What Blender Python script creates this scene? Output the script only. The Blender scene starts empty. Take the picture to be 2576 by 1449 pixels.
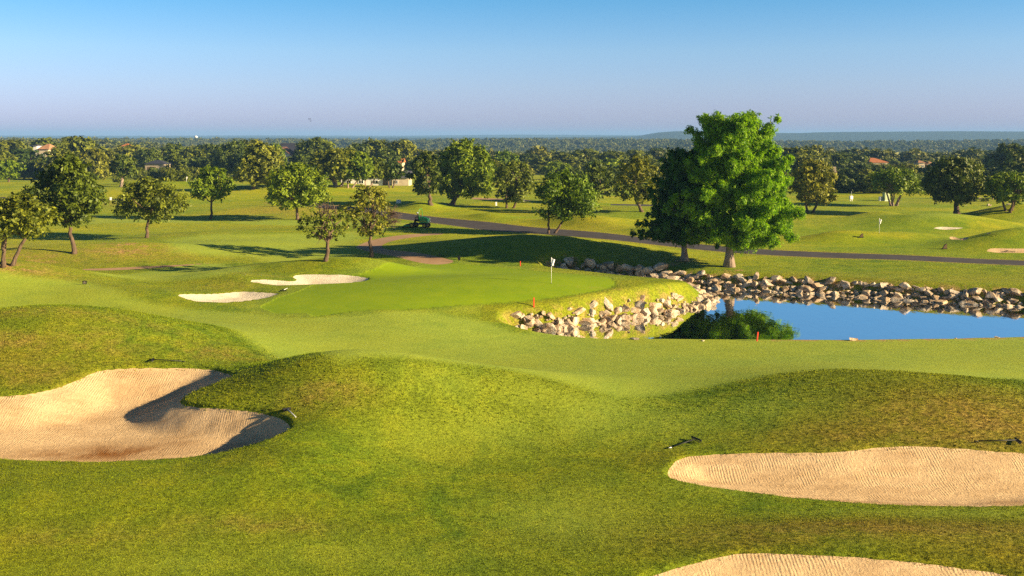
import bpy, math, random
import numpy as np
from mathutils import Vector, Matrix, Euler
R = math.radians
sc = bpy.context.scene
C = sc.collection

# ------------------------------------------------------------------ camera, sky, sun, exposure
CAMH = 12.0
FPX = 2504.0            # focal length in units of a 2576 wide frame
HY = 345.0              # horizon row in that frame
cam = bpy.data.cameras.new('camera'); cam.lens = 35.0; cam.sensor_width = 36.0
cam.shift_y = -(1449 / 2 - HY) / 2576.0
cam.clip_start = 0.5; cam.clip_end = 40000
co = bpy.data.objects.new('camera', cam); C.objects.link(co)
co.location = (0, 0, CAMH); co.rotation_euler = (R(90), 0, 0)
sc.camera = co

SUN_EL = 18.3
SUN_BACK = 16.5         # the sun stands to the right and this many degrees behind the camera
az = R(SUN_BACK)
sdir = Vector((math.cos(az) * math.cos(R(SUN_EL)), -math.sin(az) * math.cos(R(SUN_EL)), math.sin(R(SUN_EL))))
sl = bpy.data.lights.new('sun', 'SUN'); sl.energy = 5.0; sl.angle = R(0.5); sl.color = (1.0, 0.79, 0.47)
so = bpy.data.objects.new('sun', sl); C.objects.link(so)
so.rotation_euler = (-sdir).to_track_quat('-Z', 'Y').to_euler()

w = bpy.data.worlds.new('World'); sc.world = w; w.use_nodes = True
wn = w.node_tree.nodes; wl = w.node_tree.links
sky = wn.new('ShaderNodeTexSky'); sky.sky_type = 'NISHITA'; sky.sun_disc = False
sky.sun_elevation = R(SUN_EL)
sky.sun_rotation = R(90 + SUN_BACK)      # rotation 0 is +Y, growing clockwise towards +X
sky.air_density = 1.0; sky.dust_density = 0.6; sky.ozone_density = 3.0; sky.altitude = 300
tint = wn.new('ShaderNodeMix'); tint.data_type = 'RGBA'; tint.blend_type = 'MULTIPLY'; tint.inputs[0].default_value = 1.0
geo = wn.new('ShaderNodeTexCoord'); sep = wn.new('ShaderNodeSeparateXYZ'); rmp = wn.new('ShaderNodeValToRGB')
wl.new(geo.outputs['Generated'], sep.inputs[0]); wl.new(sep.outputs['Z'], rmp.inputs[0])
SKYRAMP = [(0.0, (0.64, 0.57, 1.12)), (0.05, (0.66, 0.68, 0.98)), (0.085, (0.62, 0.73, 0.94)), (0.136, (0.36, 0.68, 0.89)), (0.19, (0.46, 0.74, 0.88)), (0.30, (0.20, 0.34, 0.42)), (0.6, (0.15, 0.22, 0.27))]
e = rmp.color_ramp.elements
e[0].position = 0.0; e[0].color = (*SKYRAMP[0][1], 1)
e[1].position = SKYRAMP[-1][0]; e[1].color = (*SKYRAMP[-1][1], 1)
for p_, c_ in SKYRAMP[1:-1]:
    k = e.new(p_); k.color = (*c_, 1)
wl.new(sky.outputs[0], tint.inputs[6]); wl.new(rmp.outputs[0], tint.inputs[7])
wl.new(tint.outputs[2], wn['Background'].inputs[0]); wn['Background'].inputs[1].default_value = 0.075
sc.view_settings.view_transform = 'Standard'; sc.view_settings.look = 'None'
sc.view_settings.exposure = 1.38; sc.view_settings.gamma = 1.0
HAZE = 1.45e-4; HAZE_COL = (0.28, 0.55, 1.0)
sc.cycles.max_bounces = 6; sc.cycles.transparent_max_bounces = 8; sc.cycles.volume_bounces = 0
sc.cycles.use_denoising = False; sc.cycles.use_adaptive_sampling = False
sc.cycles.sample_clamp_indirect = 4

# ------------------------------------------------------------------ helpers
rnd = random.Random(7)
NR = np.random.default_rng(11)

def tag(o, label=None, cat=None, group=None, kind=None):
    if label: o['label'] = label
    if cat: o['category'] = cat
    if group: o['group'] = group
    if kind: o['kind'] = kind
    return o

def empty(name, loc, rz=0.0):
    o = bpy.data.objects.new(name, None); o.empty_display_size = 0.3
    o.location = loc; o.rotation_euler = (0, 0, rz); C.objects.link(o); return o

def link(name, me, parent=None, loc=None):
    o = bpy.data.objects.new(name, me); C.objects.link(o)
    if parent is not None: o.parent = parent
    if loc is not None: o.location = loc
    return o

def mesh_np(name, V, quads=None, tris=None, mats=(), smooth=False, attrs=None):
    """mesh from arrays: V (n,3), quads (m,4), tris (k,3)"""
    me = bpy.data.meshes.new(name)
    V = np.asarray(V, dtype=np.float32)
    me.vertices.add(len(V)); me.vertices.foreach_set('co', V.ravel())
    lv = []; ls = []; off = 0
    if quads is not None and len(quads):
        q = np.asarray(quads, dtype=np.int32); lv.append(q.ravel()); ls.append(off + 4 * np.arange(len(q))); off += q.size
    if tris is not None and len(tris):
        t = np.asarray(tris, dtype=np.int32); lv.append(t.ravel()); ls.append(off + 3 * np.arange(len(t))); off += t.size
    lv = np.concatenate(lv).astype(np.int32); ls = np.concatenate(ls).astype(np.int32)
    me.loops.add(len(lv)); me.loops.foreach_set('vertex_index', lv)
    me.polygons.add(len(ls)); me.polygons.foreach_set('loop_start', ls)
    me.update(calc_edges=True); me.validate()
    if smooth: me.polygons.foreach_set('use_smooth', np.ones(len(me.polygons), dtype=bool))
    for m in mats: me.materials.append(m)
    if attrs:
        for k, a in attrs.items():
            at_ = me.attributes.new(k, 'FLOAT', 'POINT'); at_.data.foreach_set('value', np.asarray(a, dtype=np.float32))
    return me

class MB:
    """collects simple shapes and links them as ONE mesh object"""
    def __init__(s): s.v = []; s.f = []
    def add(s, vs, fs, M=None):
        b = len(s.v)
        s.v += [tuple((M @ Vector(p)) if M else p) for p in vs]; s.f += [tuple(b + i for i in f) for f in fs]; return s
    def box(s, c, d, M=None, bev=0.0):
        x, y, z = (k / 2 for k in d); cx, cy, cz = c
        if bev <= 0:
            vs = [(cx + i * x, cy + j * y, cz + k * z) for k in (-1, 1) for j in (-1, 1) for i in (-1, 1)]
            fs = [(0, 2, 3, 1), (4, 5, 7, 6), (0, 1, 5, 4), (2, 6, 7, 3), (0, 4, 6, 2), (1, 3, 7, 5)]
            return s.add(vs, fs, M)
        b = min(bev, x * .9, y * .9, z * .9)
        vs = []; fs = []
        for k, ins in ((-z, b), (-z + b, 0), (z - b, 0), (z, b)):
            for (i, j) in ((-1, -1), (1, -1), (1, 1), (-1, 1)):
                vs.append((cx + i * (x - ins), cy + j * (y - ins), cz + k))
        for l in range(3):
            for q in range(4):
                a = l * 4 + q; c2 = l * 4 + (q + 1) % 4; fs.append((a, c2, c2 + 4, a + 4))
        fs.append((3, 2, 1, 0)); fs.append((12, 13, 14, 15))
        return s.add(vs, fs, M)
    def tube(s, pts, rad, n=8, M=None, cap=True):
        pts = [Vector(p) for p in pts]
        if not hasattr(rad, '__len__'): rad = [rad] * len(pts)
        vs = []; fs = []; up = None
        for i, p in enumerate(pts):
            t = (pts[min(i + 1, len(pts) - 1)] - pts[max(i - 1, 0)]).normalized()
            if up is None: up = Vector((1, 0, 0)) if abs(t.x) < .8 else Vector((0, 1, 0))
            a = (up - t * up.dot(t)).normalized(); b = t.cross(a); up = a
            for k in range(n):
                an = 2 * math.pi * k / n; vs.append(tuple(p + (a * math.cos(an) + b * math.sin(an)) * rad[i]))
        for i in range(len(pts) - 1):
            for k in range(n):
                fs.append((i * n + k, i * n + (k + 1) % n, (i + 1) * n + (k + 1) % n, (i + 1) * n + k))
        if cap:
            fs.append(tuple(reversed(range(n)))); fs.append(tuple(range((len(pts) - 1) * n, len(pts) * n)))
        return s.add(vs, fs, M)
    def prism(s, outline, y0, y1, M=None):
        """outline in x,z extruded along y"""
        n = len(outline)
        vs = [(x, y0, z) for x, z in outline] + [(x, y1, z) for x, z in outline]
        fs = [tuple(range(n)), tuple(reversed(range(n, 2 * n)))] + [(i, i + n, (i + 1) % n + n, (i + 1) % n) for i in range(n)]
        return s.add(vs, fs, M)
    def ball(s, c, r, nu=12, nv=8, M=None):
        if not hasattr(r, '__len__'): r = (r, r, r)
        vs = [(c[0], c[1], c[2] - r[2])]; fs = []
        for j in range(1, nv):
            ph = -math.pi / 2 + math.pi * j / nv
            for i in range(nu):
                th = 2 * math.pi * i / nu
                vs.append((c[0] + r[0] * math.cos(ph) * math.cos(th), c[1] + r[1] * math.cos(ph) * math.sin(th), c[2] + r[2] * math.sin(ph)))
        vs.append((c[0], c[1], c[2] + r[2])); last = len(vs) - 1
        for i in range(nu):
            fs.append((0, 1 + (i + 1) % nu, 1 + i))
            for j in range(nv - 2):
                a = 1 + j * nu; fs.append((a + i, a + (i + 1) % nu, a + nu + (i + 1) % nu, a + nu + i))
            a = 1 + (nv - 2) * nu; fs.append((a + i, a + (i + 1) % nu, last))
        return s.add(vs, fs, M)
    def mesh(s, name, m, smooth=False):
        me = bpy.data.meshes.new(name); me.from_pydata(s.v, [], s.f); me.validate()
        me.materials.append(m)
        if smooth: me.polygons.foreach_set('use_smooth', [True] * len(me.polygons))
        me.update(); return me
    def build(s, name, m, parent=None, smooth=False, loc=None):
        return link(name, s.mesh(name, m, smooth), parent, loc)

# ------------------------------------------------------------------ materials
def mat(name, col, rough=0.8, metal=0.0, spec=0.3):
    m = bpy.data.materials.new(name); m.use_nodes = True
    b = m.node_tree.nodes['Principled BSDF']
    b.inputs['Base Color'].default_value = (*col, 1); b.inputs['Roughness'].default_value = rough
    b.inputs['Metallic'].default_value = metal; b.inputs['Specular IOR Level'].default_value = spec
    return m

class NT:
    def __init__(s, m): s.t = m.node_tree; s.n = s.t.nodes; s.l = s.t.links; s.b = s.n['Principled BSDF']
    def new(s, t, **k):
        n = s.n.new(t)
        for a, v in k.items(): setattr(n, a, v)
        return n
    def pos(s, sx=1, sy=1, sz=1, rot=0, obj=False):
        g = s.new('ShaderNodeTexCoord').outputs['Object'] if obj else s.new('ShaderNodeNewGeometry').outputs['Position']
        mp = s.new('ShaderNodeMapping'); mp.inputs['Scale'].default_value = (sx, sy, sz); mp.inputs['Rotation'].default_value = (0, 0, rot)
        s.l.new(g, mp.inputs[0]); return mp.outputs[0]
    def noise(s, vec, scale, detail=4, rough=0.55, dist=0.0):
        n = s.new('ShaderNodeTexNoise'); n.inputs['Scale'].default_value = scale; n.inputs['Detail'].default_value = detail
        n.inputs['Roughness'].default_value = rough; n.inputs['Distortion'].default_value = dist
        s.l.new(vec, n.inputs['Vector']); return n.outputs['Fac']
    def ramp(s, fac, stops):
        r = s.new('ShaderNodeValToRGB'); e = r.color_ramp.elements
        while len(e) < len(stops): e.new(0.5)
        for i, (p, c) in enumerate(stops):
            e[i].position = p; e[i].color = (*c, 1) if hasattr(c, '__len__') else (c, c, c, 1)
        s.l.new(fac, r.inputs[0]); return r.outputs[0]
    def mix(s, fac, a, b, mode='MIX'):
        n = s.new('ShaderNodeMix', data_type='RGBA', blend_type=mode)
        for sock, v in ((0, fac), (6, a), (7, b)):
            if hasattr(v, 'is_linked') or hasattr(v, 'links'): s.l.new(v, n.inputs[sock])
            elif hasattr(v, '__len__'): n.inputs[sock].default_value = (*v, 1)
            else: n.inputs[sock].default_value = v
        return n.outputs[2]
    def math(s, op, a, b=None, clamp=False):
        n = s.new('ShaderNodeMath', operation=op, use_clamp=clamp)
        for i, v in enumerate((a, b)):
            if v is None: continue
            if hasattr(v, 'links'): s.l.new(v, n.inputs[i])
            else: n.inputs[i].default_value = v
        return n.outputs[0]
    def attr(s, name): return s.new('ShaderNodeAttribute', attribute_name=name).outputs['Fac']
    def color(s, sock): s.l.new(sock, s.b.inputs['Base Color'])
    def bump(s, h, strength, dist, prev=None):
        b = s.new('ShaderNodeBump'); b.inputs['Strength'].default_value = strength; b.inputs['Distance'].default_value = dist
        s.l.new(h, b.inputs['Height'])
        if prev is not None: s.l.new(prev, b.inputs['Normal'])
        return b.outputs[0]
    def normal(s, sock): s.l.new(sock, s.b.inputs['Normal'])

def grass_material():
    m = mat('grass', (0.1, 0.15, 0.02), 0.85, spec=0.15); t = NT(m)
    P = t.pos(); Pst = t.pos(0.75, 1.15, 1)
    big = t.noise(P, 0.09, 4, .6); midn = t.noise(P, 0.7, 5, .65, 0.6); tuft = t.noise(Pst, 7.0, 5, .72); fine = t.noise(Pst, 26.0, 3, .7)
    rough = t.ramp(midn, [(0.32, (0.085, 0.160, 0.004)), (0.5, (0.172, 0.250, 0.006)), (0.70, (0.285, 0.325, 0.009))])
    rough = t.mix(t.ramp(big, [(0.40, 0.0), (0.7, 0.7)]), rough, (0.30, 0.30, 0.007))
    rough = t.mix(t.math('MULTIPLY', t.attr('brown'), t.ramp(midn, [(0.3, 0.45), (0.65, 1.0)])), rough, t.ramp(tuft, [(0.3, (0.10, 0.085, 0.003)), (0.7, (0.31, 0.22, 0.010))]))
    rough = t.mix(t.attr('mown'), rough, t.mix(t.ramp(t.noise(t.pos(.6, 1, 1), 0.06, 5, .65, .8), [(0.42, 0.0), (0.60, 1.0)]), t.ramp(midn, [(0.3, (0.16, 0.255, 0.006)), (0.7, (0.27, 0.34, 0.010))]), t.ramp(midn, [(0.3, (0.30, 0.33, 0.007)), (0.7, (0.50, 0.45, 0.014))])))
    dryc = t.ramp(tuft, [(0.3, (0.22, 0.14, 0.015)), (0.7, (0.52, 0.36, 0.09))])
    dn = t.math('MULTIPLY', t.attr('dry'), t.ramp(t.noise(P, 1.6, 5, .7), [(0.38, 0.15), (0.62, 1.0)]))
    rough = t.mix(dn, rough, dryc)
    fair = t.ramp(midn, [(0.25, (0.225, 0.315, 0.032)), (0.7, (0.32, 0.40, 0.042))])
    fair = t.mix(t.ramp(big, [(0.4, 0.0), (0.75, 0.6)]), fair, (0.38, 0.395, 0.022))
    col = t.mix(t.attr('fair'), rough, fair)
    col = t.mix(t.attr('green'), col, t.ramp(midn, [(0.3, (0.185, 0.29, 0.003)), (0.7, (0.25, 0.34, 0.004))]))
    dirt = t.ramp(tuft, [(0.3, (0.30, 0.16, 0.05)), (0.7, (0.55, 0.34, 0.15))])
    dm = t.math('MULTIPLY', t.attr('dirt'), t.ramp(t.noise(P, 1.1, 6, .75), [(0.47, 0.0), (0.56, 1.0)]))
    col = t.mix(dm, col, dirt)
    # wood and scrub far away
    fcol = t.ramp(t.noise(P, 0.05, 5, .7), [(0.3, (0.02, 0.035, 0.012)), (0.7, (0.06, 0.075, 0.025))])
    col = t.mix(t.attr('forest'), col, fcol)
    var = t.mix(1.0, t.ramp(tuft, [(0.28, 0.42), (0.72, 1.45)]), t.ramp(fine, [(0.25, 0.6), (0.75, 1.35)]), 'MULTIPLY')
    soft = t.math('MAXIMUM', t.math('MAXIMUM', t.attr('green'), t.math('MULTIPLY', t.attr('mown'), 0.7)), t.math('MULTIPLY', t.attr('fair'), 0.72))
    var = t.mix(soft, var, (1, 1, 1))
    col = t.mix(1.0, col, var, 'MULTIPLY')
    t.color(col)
    amp = t.math('SUBTRACT', 1.0, t.math('MULTIPLY', soft, 0.85))
    h = t.math('MULTIPLY', t.math('ADD', tuft, t.math('MULTIPLY', fine, 0.35)), amp)
    n1 = t.bump(h, 0.9, 0.13)
    t.normal(n1)
    return m

def sand_material(name, a, b, c, stretch=1.0):
    m = mat(name, a, 0.95, spec=0.1); t = NT(m)
    P = t.pos(); big = t.noise(P, 0.5, 4, .6); fine = t.noise(P, 18, 4, .7)
    col = t.mix(t.ramp(t.noise(t.pos(0.5, 1.6, 1), 0.9, 5, .7), [(0.4, 0.0), (0.62, 1.0)]), t.ramp(big, [(0.3, a), (0.7, b)]), tuple(min(.9, k * 1.12) for k in b))
    col = t.mix(t.math('MULTIPLY', t.attr('wet'), t.ramp(t.noise(P, 0.8, 4, .7), [(0.35, 0.35), (0.6, 1.0)])), col, c)
    col = t.mix(1.0, col, t.ramp(fine, [(0.2, 0.80), (0.8, 1.12)]), 'MULTIPLY')
    t.color(col)
    wv = t.new('ShaderNodeTexWave', wave_type='BANDS', bands_direction='X')
    wv.inputs['Scale'].default_value = 3.1 * stretch; wv.inputs['Distortion'].default_value = 5.0; wv.inputs['Detail'].default_value = 3
    wv.inputs['Detail Scale'].default_value = 0.9; wv.inputs['Detail Roughness'].default_value = 0.6
    t.l.new(t.pos(1, 0.35, 0.6), wv.inputs['Vector'])
    msk = t.ramp(t.noise(P, 0.45, 4, .65, 1.5), [(0.46, 0.0), (0.60, 1.0)])
    n1 = t.bump(t.math('MULTIPLY', wv.outputs['Fac'], msk), 0.42, 0.03)
    n2 = t.bump(t.noise(t.pos(1, 0.7, 1), 5, 6, .78, 1.2), 0.75, 0.075, n1)
    t.normal(n2)
    return m

M = {}
M['grass'] = grass_material()
M['sand'] = sand_material('bunker_sand', (0.56, 0.365, 0.185), (0.69, 0.485, 0.27), (0.26, 0.10, 0.02))
M['sand_white'] = sand_material('white_bunker_sand', (0.70, 0.59, 0.42), (0.76, 0.66, 0.50), (0.5, 0.36, 0.2))

def asphalt():
    m = mat('asphalt', (0.05, 0.05, 0.055), 0.9); t = NT(m); P = t.pos()
    col = t.ramp(t.noise(P, 0.5, 5, .7), [(0.3, (0.042, 0.036, 0.040)), (0.7, (0.080, 0.068, 0.070))])
    col = t.mix(1.0, col, t.ramp(t.noise(P, 9, 3, .7), [(0.3, 0.75), (0.7, 1.2)]), 'MULTIPLY')
    t.color(col); t.normal(t.bump(t.noise(P, 30, 2), 0.3, 0.02)); return m
M['asphalt'] = asphalt()
def pathm():
    m = mat('concrete_path', (0.42, 0.28, 0.18), 0.9); t = NT(m); P = t.pos()
    col = t.ramp(t.noise(P, 0.4, 5, .7), [(0.3, (0.34, 0.20, 0.10)), (0.7, (0.46, 0.29, 0.16))])
    col = t.mix(1.0, col, t.ramp(t.noise(P, 6, 3, .7), [(0.3, 0.85), (0.7, 1.1)]), 'MULTIPLY')
    t.color(col); t.normal(t.bump(t.noise(P, 20, 2), 0.3, 0.02)); return m
M['path'] = pathm()
def rockm():
    m = mat('limestone', (0.6, 0.5, 0.38), 0.9, spec=0.2); t = NT(m); P = t.pos()
    oi = t.new('ShaderNodeObjectInfo').outputs['Random']
    col = t.ramp(t.noise(P, 1.3, 6, .7, .5), [(0.34, (0.30, 0.18, 0.10)), (0.47, (0.58, 0.45, 0.31)), (0.64, (0.82, 0.73, 0.60))])
    col = t.mix(t.ramp(t.noise(P, 3.4, 5, .8), [(0.56, 0.0), (0.68, 0.85)]), col, (0.10, 0.085, 0.07))
    col = t.mix(0.75, col, t.ramp(oi, [(0.0, (0.78, 0.74, 0.70)), (0.35, (1.08, 1.05, 1.0)), (0.7, (0.98, 0.87, 0.74)), (1.0, (0.85, 0.85, 0.85))]), 'MULTIPLY')
    t.color(col)
    n1 = t.bump(t.noise(P, 3.2, 6, .8), 1.0, 0.22); t.normal(t.bump(t.noise(P, 14, 3, .7), 0.5, 0.03, n1)); return m
M['rock'] = rockm()
def barkm():
    m = mat('bark', (0.12, 0.08, 0.055), 0.95, spec=0.1); t = NT(m)
    P = t.pos(6, 6, 0.8, obj=False)
    nz = t.noise(P, 1.6, 5, .7)
    t.color(t.ramp(nz, [(0.3, (0.05, 0.032, 0.02)), (0.7, (0.21, 0.145, 0.10))])); t.normal(t.bump(nz, 1.0, 0.08)); return m
M['bark'] = barkm()
def bark2():
    m = mat('pale_bark', (0.3, 0.22, 0.17), 0.95, spec=0.1); t = NT(m)
    P = t.pos(6, 6, 0.6)
    nz = t.noise(P, 1.4, 5, .7)
    t.color(t.ramp(nz, [(0.3, (0.17, 0.11, 0.08)), (0.7, (0.45, 0.34, 0.27))])); t.normal(t.bump(nz, 1.0, 0.07)); return m
M['bark_pale'] = bark2()

def leafm(name, dark, light, trans=0.16):
    m = mat(name, dark, 0.55, spec=0.25); t = NT(m)
    tn = t.attr('tint')
    oi = t.new('ShaderNodeObjectInfo').outputs['Random']
    col = t.ramp(tn, [(0.0, dark), (1.0, light)])
    col = t.mix(0.85, col, t.ramp(oi, [(0.0, (0.62, 0.78, 0.75)), (0.35, (0.95, 1, .9)), (0.7, (1.05, 1.05, 1)), (1.0, (1.25, 1.15, 0.92))]), 'MULTIPLY')
    t.color(col)
    tr = t.new('ShaderNodeBsdfTranslucent'); t.l.new(t.mix(1.0, col, (1.3, 1.5, 0.6), 'MULTIPLY'), tr.inputs[0])
    mx = t.new('ShaderNodeMixShader'); mx.inputs[0].default_value = trans
    out = t.n['Material Output']
    t.l.new(t.b.outputs[0], mx.inputs[1]); t.l.new(tr.outputs[0], mx.inputs[2]); t.l.new(mx.outputs[0], out.inputs[0])
    return m
M['leaf_oak'] = leafm('oak_leaves', (0.034, 0.055, 0.006), (0.225, 0.245, 0.014))
M['leaf_dark'] = leafm('dark_oak_leaves', (0.022, 0.046, 0.006), (0.145, 0.180, 0.016))
M['leaf_olive'] = leafm('olive_oak_leaves', (0.048, 0.066, 0.008), (0.29, 0.295, 0.024))
M['leaf_bright'] = leafm('bright_oak_leaves', (0.045, 0.090, 0.004), (0.27, 0.33, 0.008))
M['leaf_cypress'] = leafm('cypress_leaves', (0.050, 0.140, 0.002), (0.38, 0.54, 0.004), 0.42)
M['leaf_cypress_shaded'] = leafm('shaded_cypress_leaves', (0.016, 0.060, 0.004), (0.085, 0.20, 0.006), 0.25)  # leaf tones darkened to paint in the shade over the second cypress
M['leaf_far'] = leafm('far_leaves', (0.040, 0.068, 0.014), (0.23, 0.225, 0.036))

# ------------------------------------------------------------------ terrain
def px2xy(px, py, z=0.0):
    Y = (CAMH - z) * FPX / (py - HY); return ((px - 1288) * Y / FPX, Y)

def sstep(a, b, x):
    t = np.clip((x - a) / (b - a), 0, 1); return t * t * (3 - 2 * t)

# mound: crest pixel, height, half-widths in metres (x, y), rotation in degrees
MOUNDS = [
    # foreground
    (110, 772, 3.0, 7.6, 5.0, 0), (860, 898, 2.2, 4.4, 3.2, 0), (1290, 958, 0.9, 4.0, 2.8, 0),
    (2360, 978, 1.5, 6.0, 3.6, 0), (2060, 945, 0.55, 6.0, 3.0, 0), (2250, 1345, 0.45, 7.0, 1.6, 0),
    (300, 1230, 0.35, 8.0, 2.6, 8), (1900, 1010, 0.25, 5, 2.5, 0), (760, 1120, 0.55, 1.8, 2.4, -30),
    # putting green plateau and peninsula
    (1080, 715, 0.9, 9.0, 6.0, 0), (1430, 708, 0.72, 6.5, 3.8, 0), (1650, 722, 0.30, 3.2, 2.2, 0),
    # round the two white bunkers
    (905, 657, 1.2, 3.6, 2.2, 0), (700, 664, 0.9, 4.2, 2.4, 0), (560, 690, 0.9, 3.4, 2.0, -10), (330, 735, 0.8, 4.6, 2.6, -8),
    (40, 684, 1.3, 6.0, 3.6, 0), (-250, 690, 1.6, 9, 5, 0),
    # hill with the bare patches, dark hill beside the path
    (310, 612, 1.3, 7.5, 4.4, 0), (1330, 592, 1.9, 9.0, 4.6, -4), (1120, 600, 0.5, 5, 4, 0), (10, 640, 0.7, 6, 4, 0),
    (620, 610, 0.5, 6, 3, 0), (520, 585, 0.6, 7, 4, 0),
    # beyond the road
    (1190, 526, 1.5, 3.4, 3.2, 0), (1060, 508, 1.3, 2.8, 2.6, 0), (1440, 542, 1.5, 7.5, 4.5, 0), (1590, 566, 1.8, 3.6, 3.0, 0), (1680, 572, 1.0, 7, 3, 0),
    (1010, 562, 0.3, 6, 3, 0), (720, 517, 1.1, 8.5, 4.5, 0),
    (2030, 548, 0.9, 6, 3.4, 0), (2215, 538, 1.2, 3.6, 2.6, 0), (2320, 550, 1.1, 7, 3.6, 0), (2270, 584, 1.0, 5.2, 2.4, 0),
    (2530, 593, 1.35, 4.6, 2.6, 0), (2660, 590, 1.4, 5, 2.8, 0), (2105, 588, .8, 2.8, 1.9, 0), (2525, 526, 1.4, 5, 3.4, 0), (2640, 526, 1.4, 5, 3.6, 0), (1930, 560, 0.5, 5, 3, 0), (2430, 560, 0.7, 6, 3, 0),
    (700, 462, 1.8, 13, 7, 0), (840, 456, 1.1, 5, 4, 0), (1010, 468, 0.7, 18, 6, 0), (300, 478, 1.6, 16, 7, 0), (60, 470, 1.2, 14, 7, 0),
    (1035, 423, 2.4, 9, 8, 0), (440, 455, 1.2, 10, 6, 0), (1200, 500, 0.6, 14, 7, 0), (1330, 490, 0.6, 12, 5, 0), (1700, 520, 0.8, 16, 6, 0),
]
MW = []
for (px, py, h, sx, sy, ro) in MOUNDS:
    X, Y = px2xy(px, py, h); MW.append((X, Y, h, sx, sy, math.cos(R(ro)), math.sin(R(ro))))

def spoly(pts, z=0.0): return np.array([px2xy(a, b, z) for a, b in pts])

WATER_Z = -1.3
POND = spoly([(1400, 858), (1500, 866), (1600, 868), (1900, 870), (2300, 868), (2576, 862), (3000, 856), (3700, 850), (3700, 818), (3000, 796), (2576, 773), (2300, 757), (2100, 743),
              (1900, 732), (1740, 722), (1600, 711), (1500, 704), (1420, 699), (1420, 703), (1500, 711), (1600, 722), (1700, 731), (1765, 739), (1795, 752), (1785, 768),
              (1700, 785), (1600, 800), (1500, 816), (1400, 829), (1300, 836), (1325, 846)], WATER_Z)

def sdf(poly, X, Y):
    """signed distance, negative inside"""
    X = np.asarray(X, float); Y = np.asarray(Y, float)
    d = np.full(X.shape, 1e18); ins = np.zeros(X.shape, bool); n = len(poly)
    for i in range(n):
        ax, ay = poly[i]; bx, by = poly[(i + 1) % n]
        ex, ey = bx - ax, by - ay; wx, wy = X - ax, Y - ay
        t = np.clip((wx * ex + wy * ey) / (ex * ex + ey * ey + 1e-12), 0, 1)
        d = np.minimum(d, (wx - t * ex) ** 2 + (wy - t * ey) ** 2)
        c = ((ay > Y) != (by > Y)); 
        with np.errstate(divide='ignore', invalid='ignore'):
            ins ^= c & (X < (bx - ax) * (Y - ay) / (by - ay + 1e-15) + ax)
    d = np.sqrt(d); return np.where(ins, -d, d)

def smooth_poly(p, k=4):
    """closed Catmull-Rom"""
    p = np.asarray(p); n = len(p); out = []
    for i in range(n):
        a, b, c, d = p[(i - 1) % n], p[i], p[(i + 1) % n], p[(i + 2) % n]
        for j in range(k):
            t = j / k
            out.append(0.5 * ((2 * b) + (c - a) * t + (2 * a - 5 * b + 4 * c - d) * t * t + (3 * b - a - 3 * c + d) * t ** 3))
    return np.array(out)

def wob(X, Y, s, seed):
    r = np.random.default_rng(seed); z = 0
    for i in range(7):
        a = r.uniform(0, 2 * math.pi); f = s * r.uniform(0.6, 1.7); ph = r.uniform(0, 6.28)
        z = z + np.sin((X * math.cos(a) + Y * math.sin(a)) * f + ph + 0.7 * np.sin((X * math.sin(a) - Y * math.cos(a)) * f * 0.6 + ph * 2))
    return z / 7

# far country: height of the open ground by distance, and three far ridges
def far_height(X, Y):
    u = X / np.maximum(Y, 1)
    z = np.interp(Y, [0, 262, 280, 310, 420, 600, 900, 1300, 1700, 2100, 2600, 9000], [0, 0, -0.4, -1.2, -3.5, -9, -15, -20, -14, -18, -30, -30])
    xs = 1288 + 2504 * u
    # first wooded ridge about 1.8 km off: skyline rows of the frame become heights
    top = np.interp(xs, [-600, 0, 250, 700, 850, 1050, 1250, 1500, 1700, 2000, 2120, 2250, 2576, 3200], [346, 348, 348, 349, 352, 352, 349, 349.5, 351, 355, 356, 354, 352, 350])
    A = CAMH - (top - HY) / FPX * 1800 - 12.0
    z = z + (A - z) * np.exp(-((Y - 1800) / 330.0) ** 2)
    # left ridge comes nearer
    zl = CAMH - (351 - HY) / FPX * 900 - 11
    z = z + (zl - z) * np.exp(-((Y - 900) / 300.0) ** 2) * sstep(750, 150, xs)
    zm = -16 + (0 * X)
    topB = np.interp(xs, [-900, 0, 700, 1300, 1600, 1650, 1700, 1760, 1900, 1960, 2010, 2060, 2120, 2250, 2400, 2576, 3200], [347, 347, 346, 346, 342.5, 334.5, 331.0, 331.8, 334, 335.5, 336, 334, 333, 332.2, 331, 332, 331])
    B = CAMH - (topB - 1.6 * sstep(1610, 1680, xs) - HY) / FPX * 4200
    z = z + (B - z) * np.exp(-((Y - 4300) / 520.0) ** 2)
    topC = np.interp(xs, [-900, 0, 400, 650, 750, 1000, 1300, 1600, 2000, 2576, 3200], [341, 341, 341.5, 340.5, 341, 341.5, 338.5, 340, 341, 341, 341])
    Cc = CAMH - (topC - HY) / FPX * 8200
    z = z + (Cc - z) * np.exp(-((Y - 8200) / 800.0) ** 2)
    return z

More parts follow.
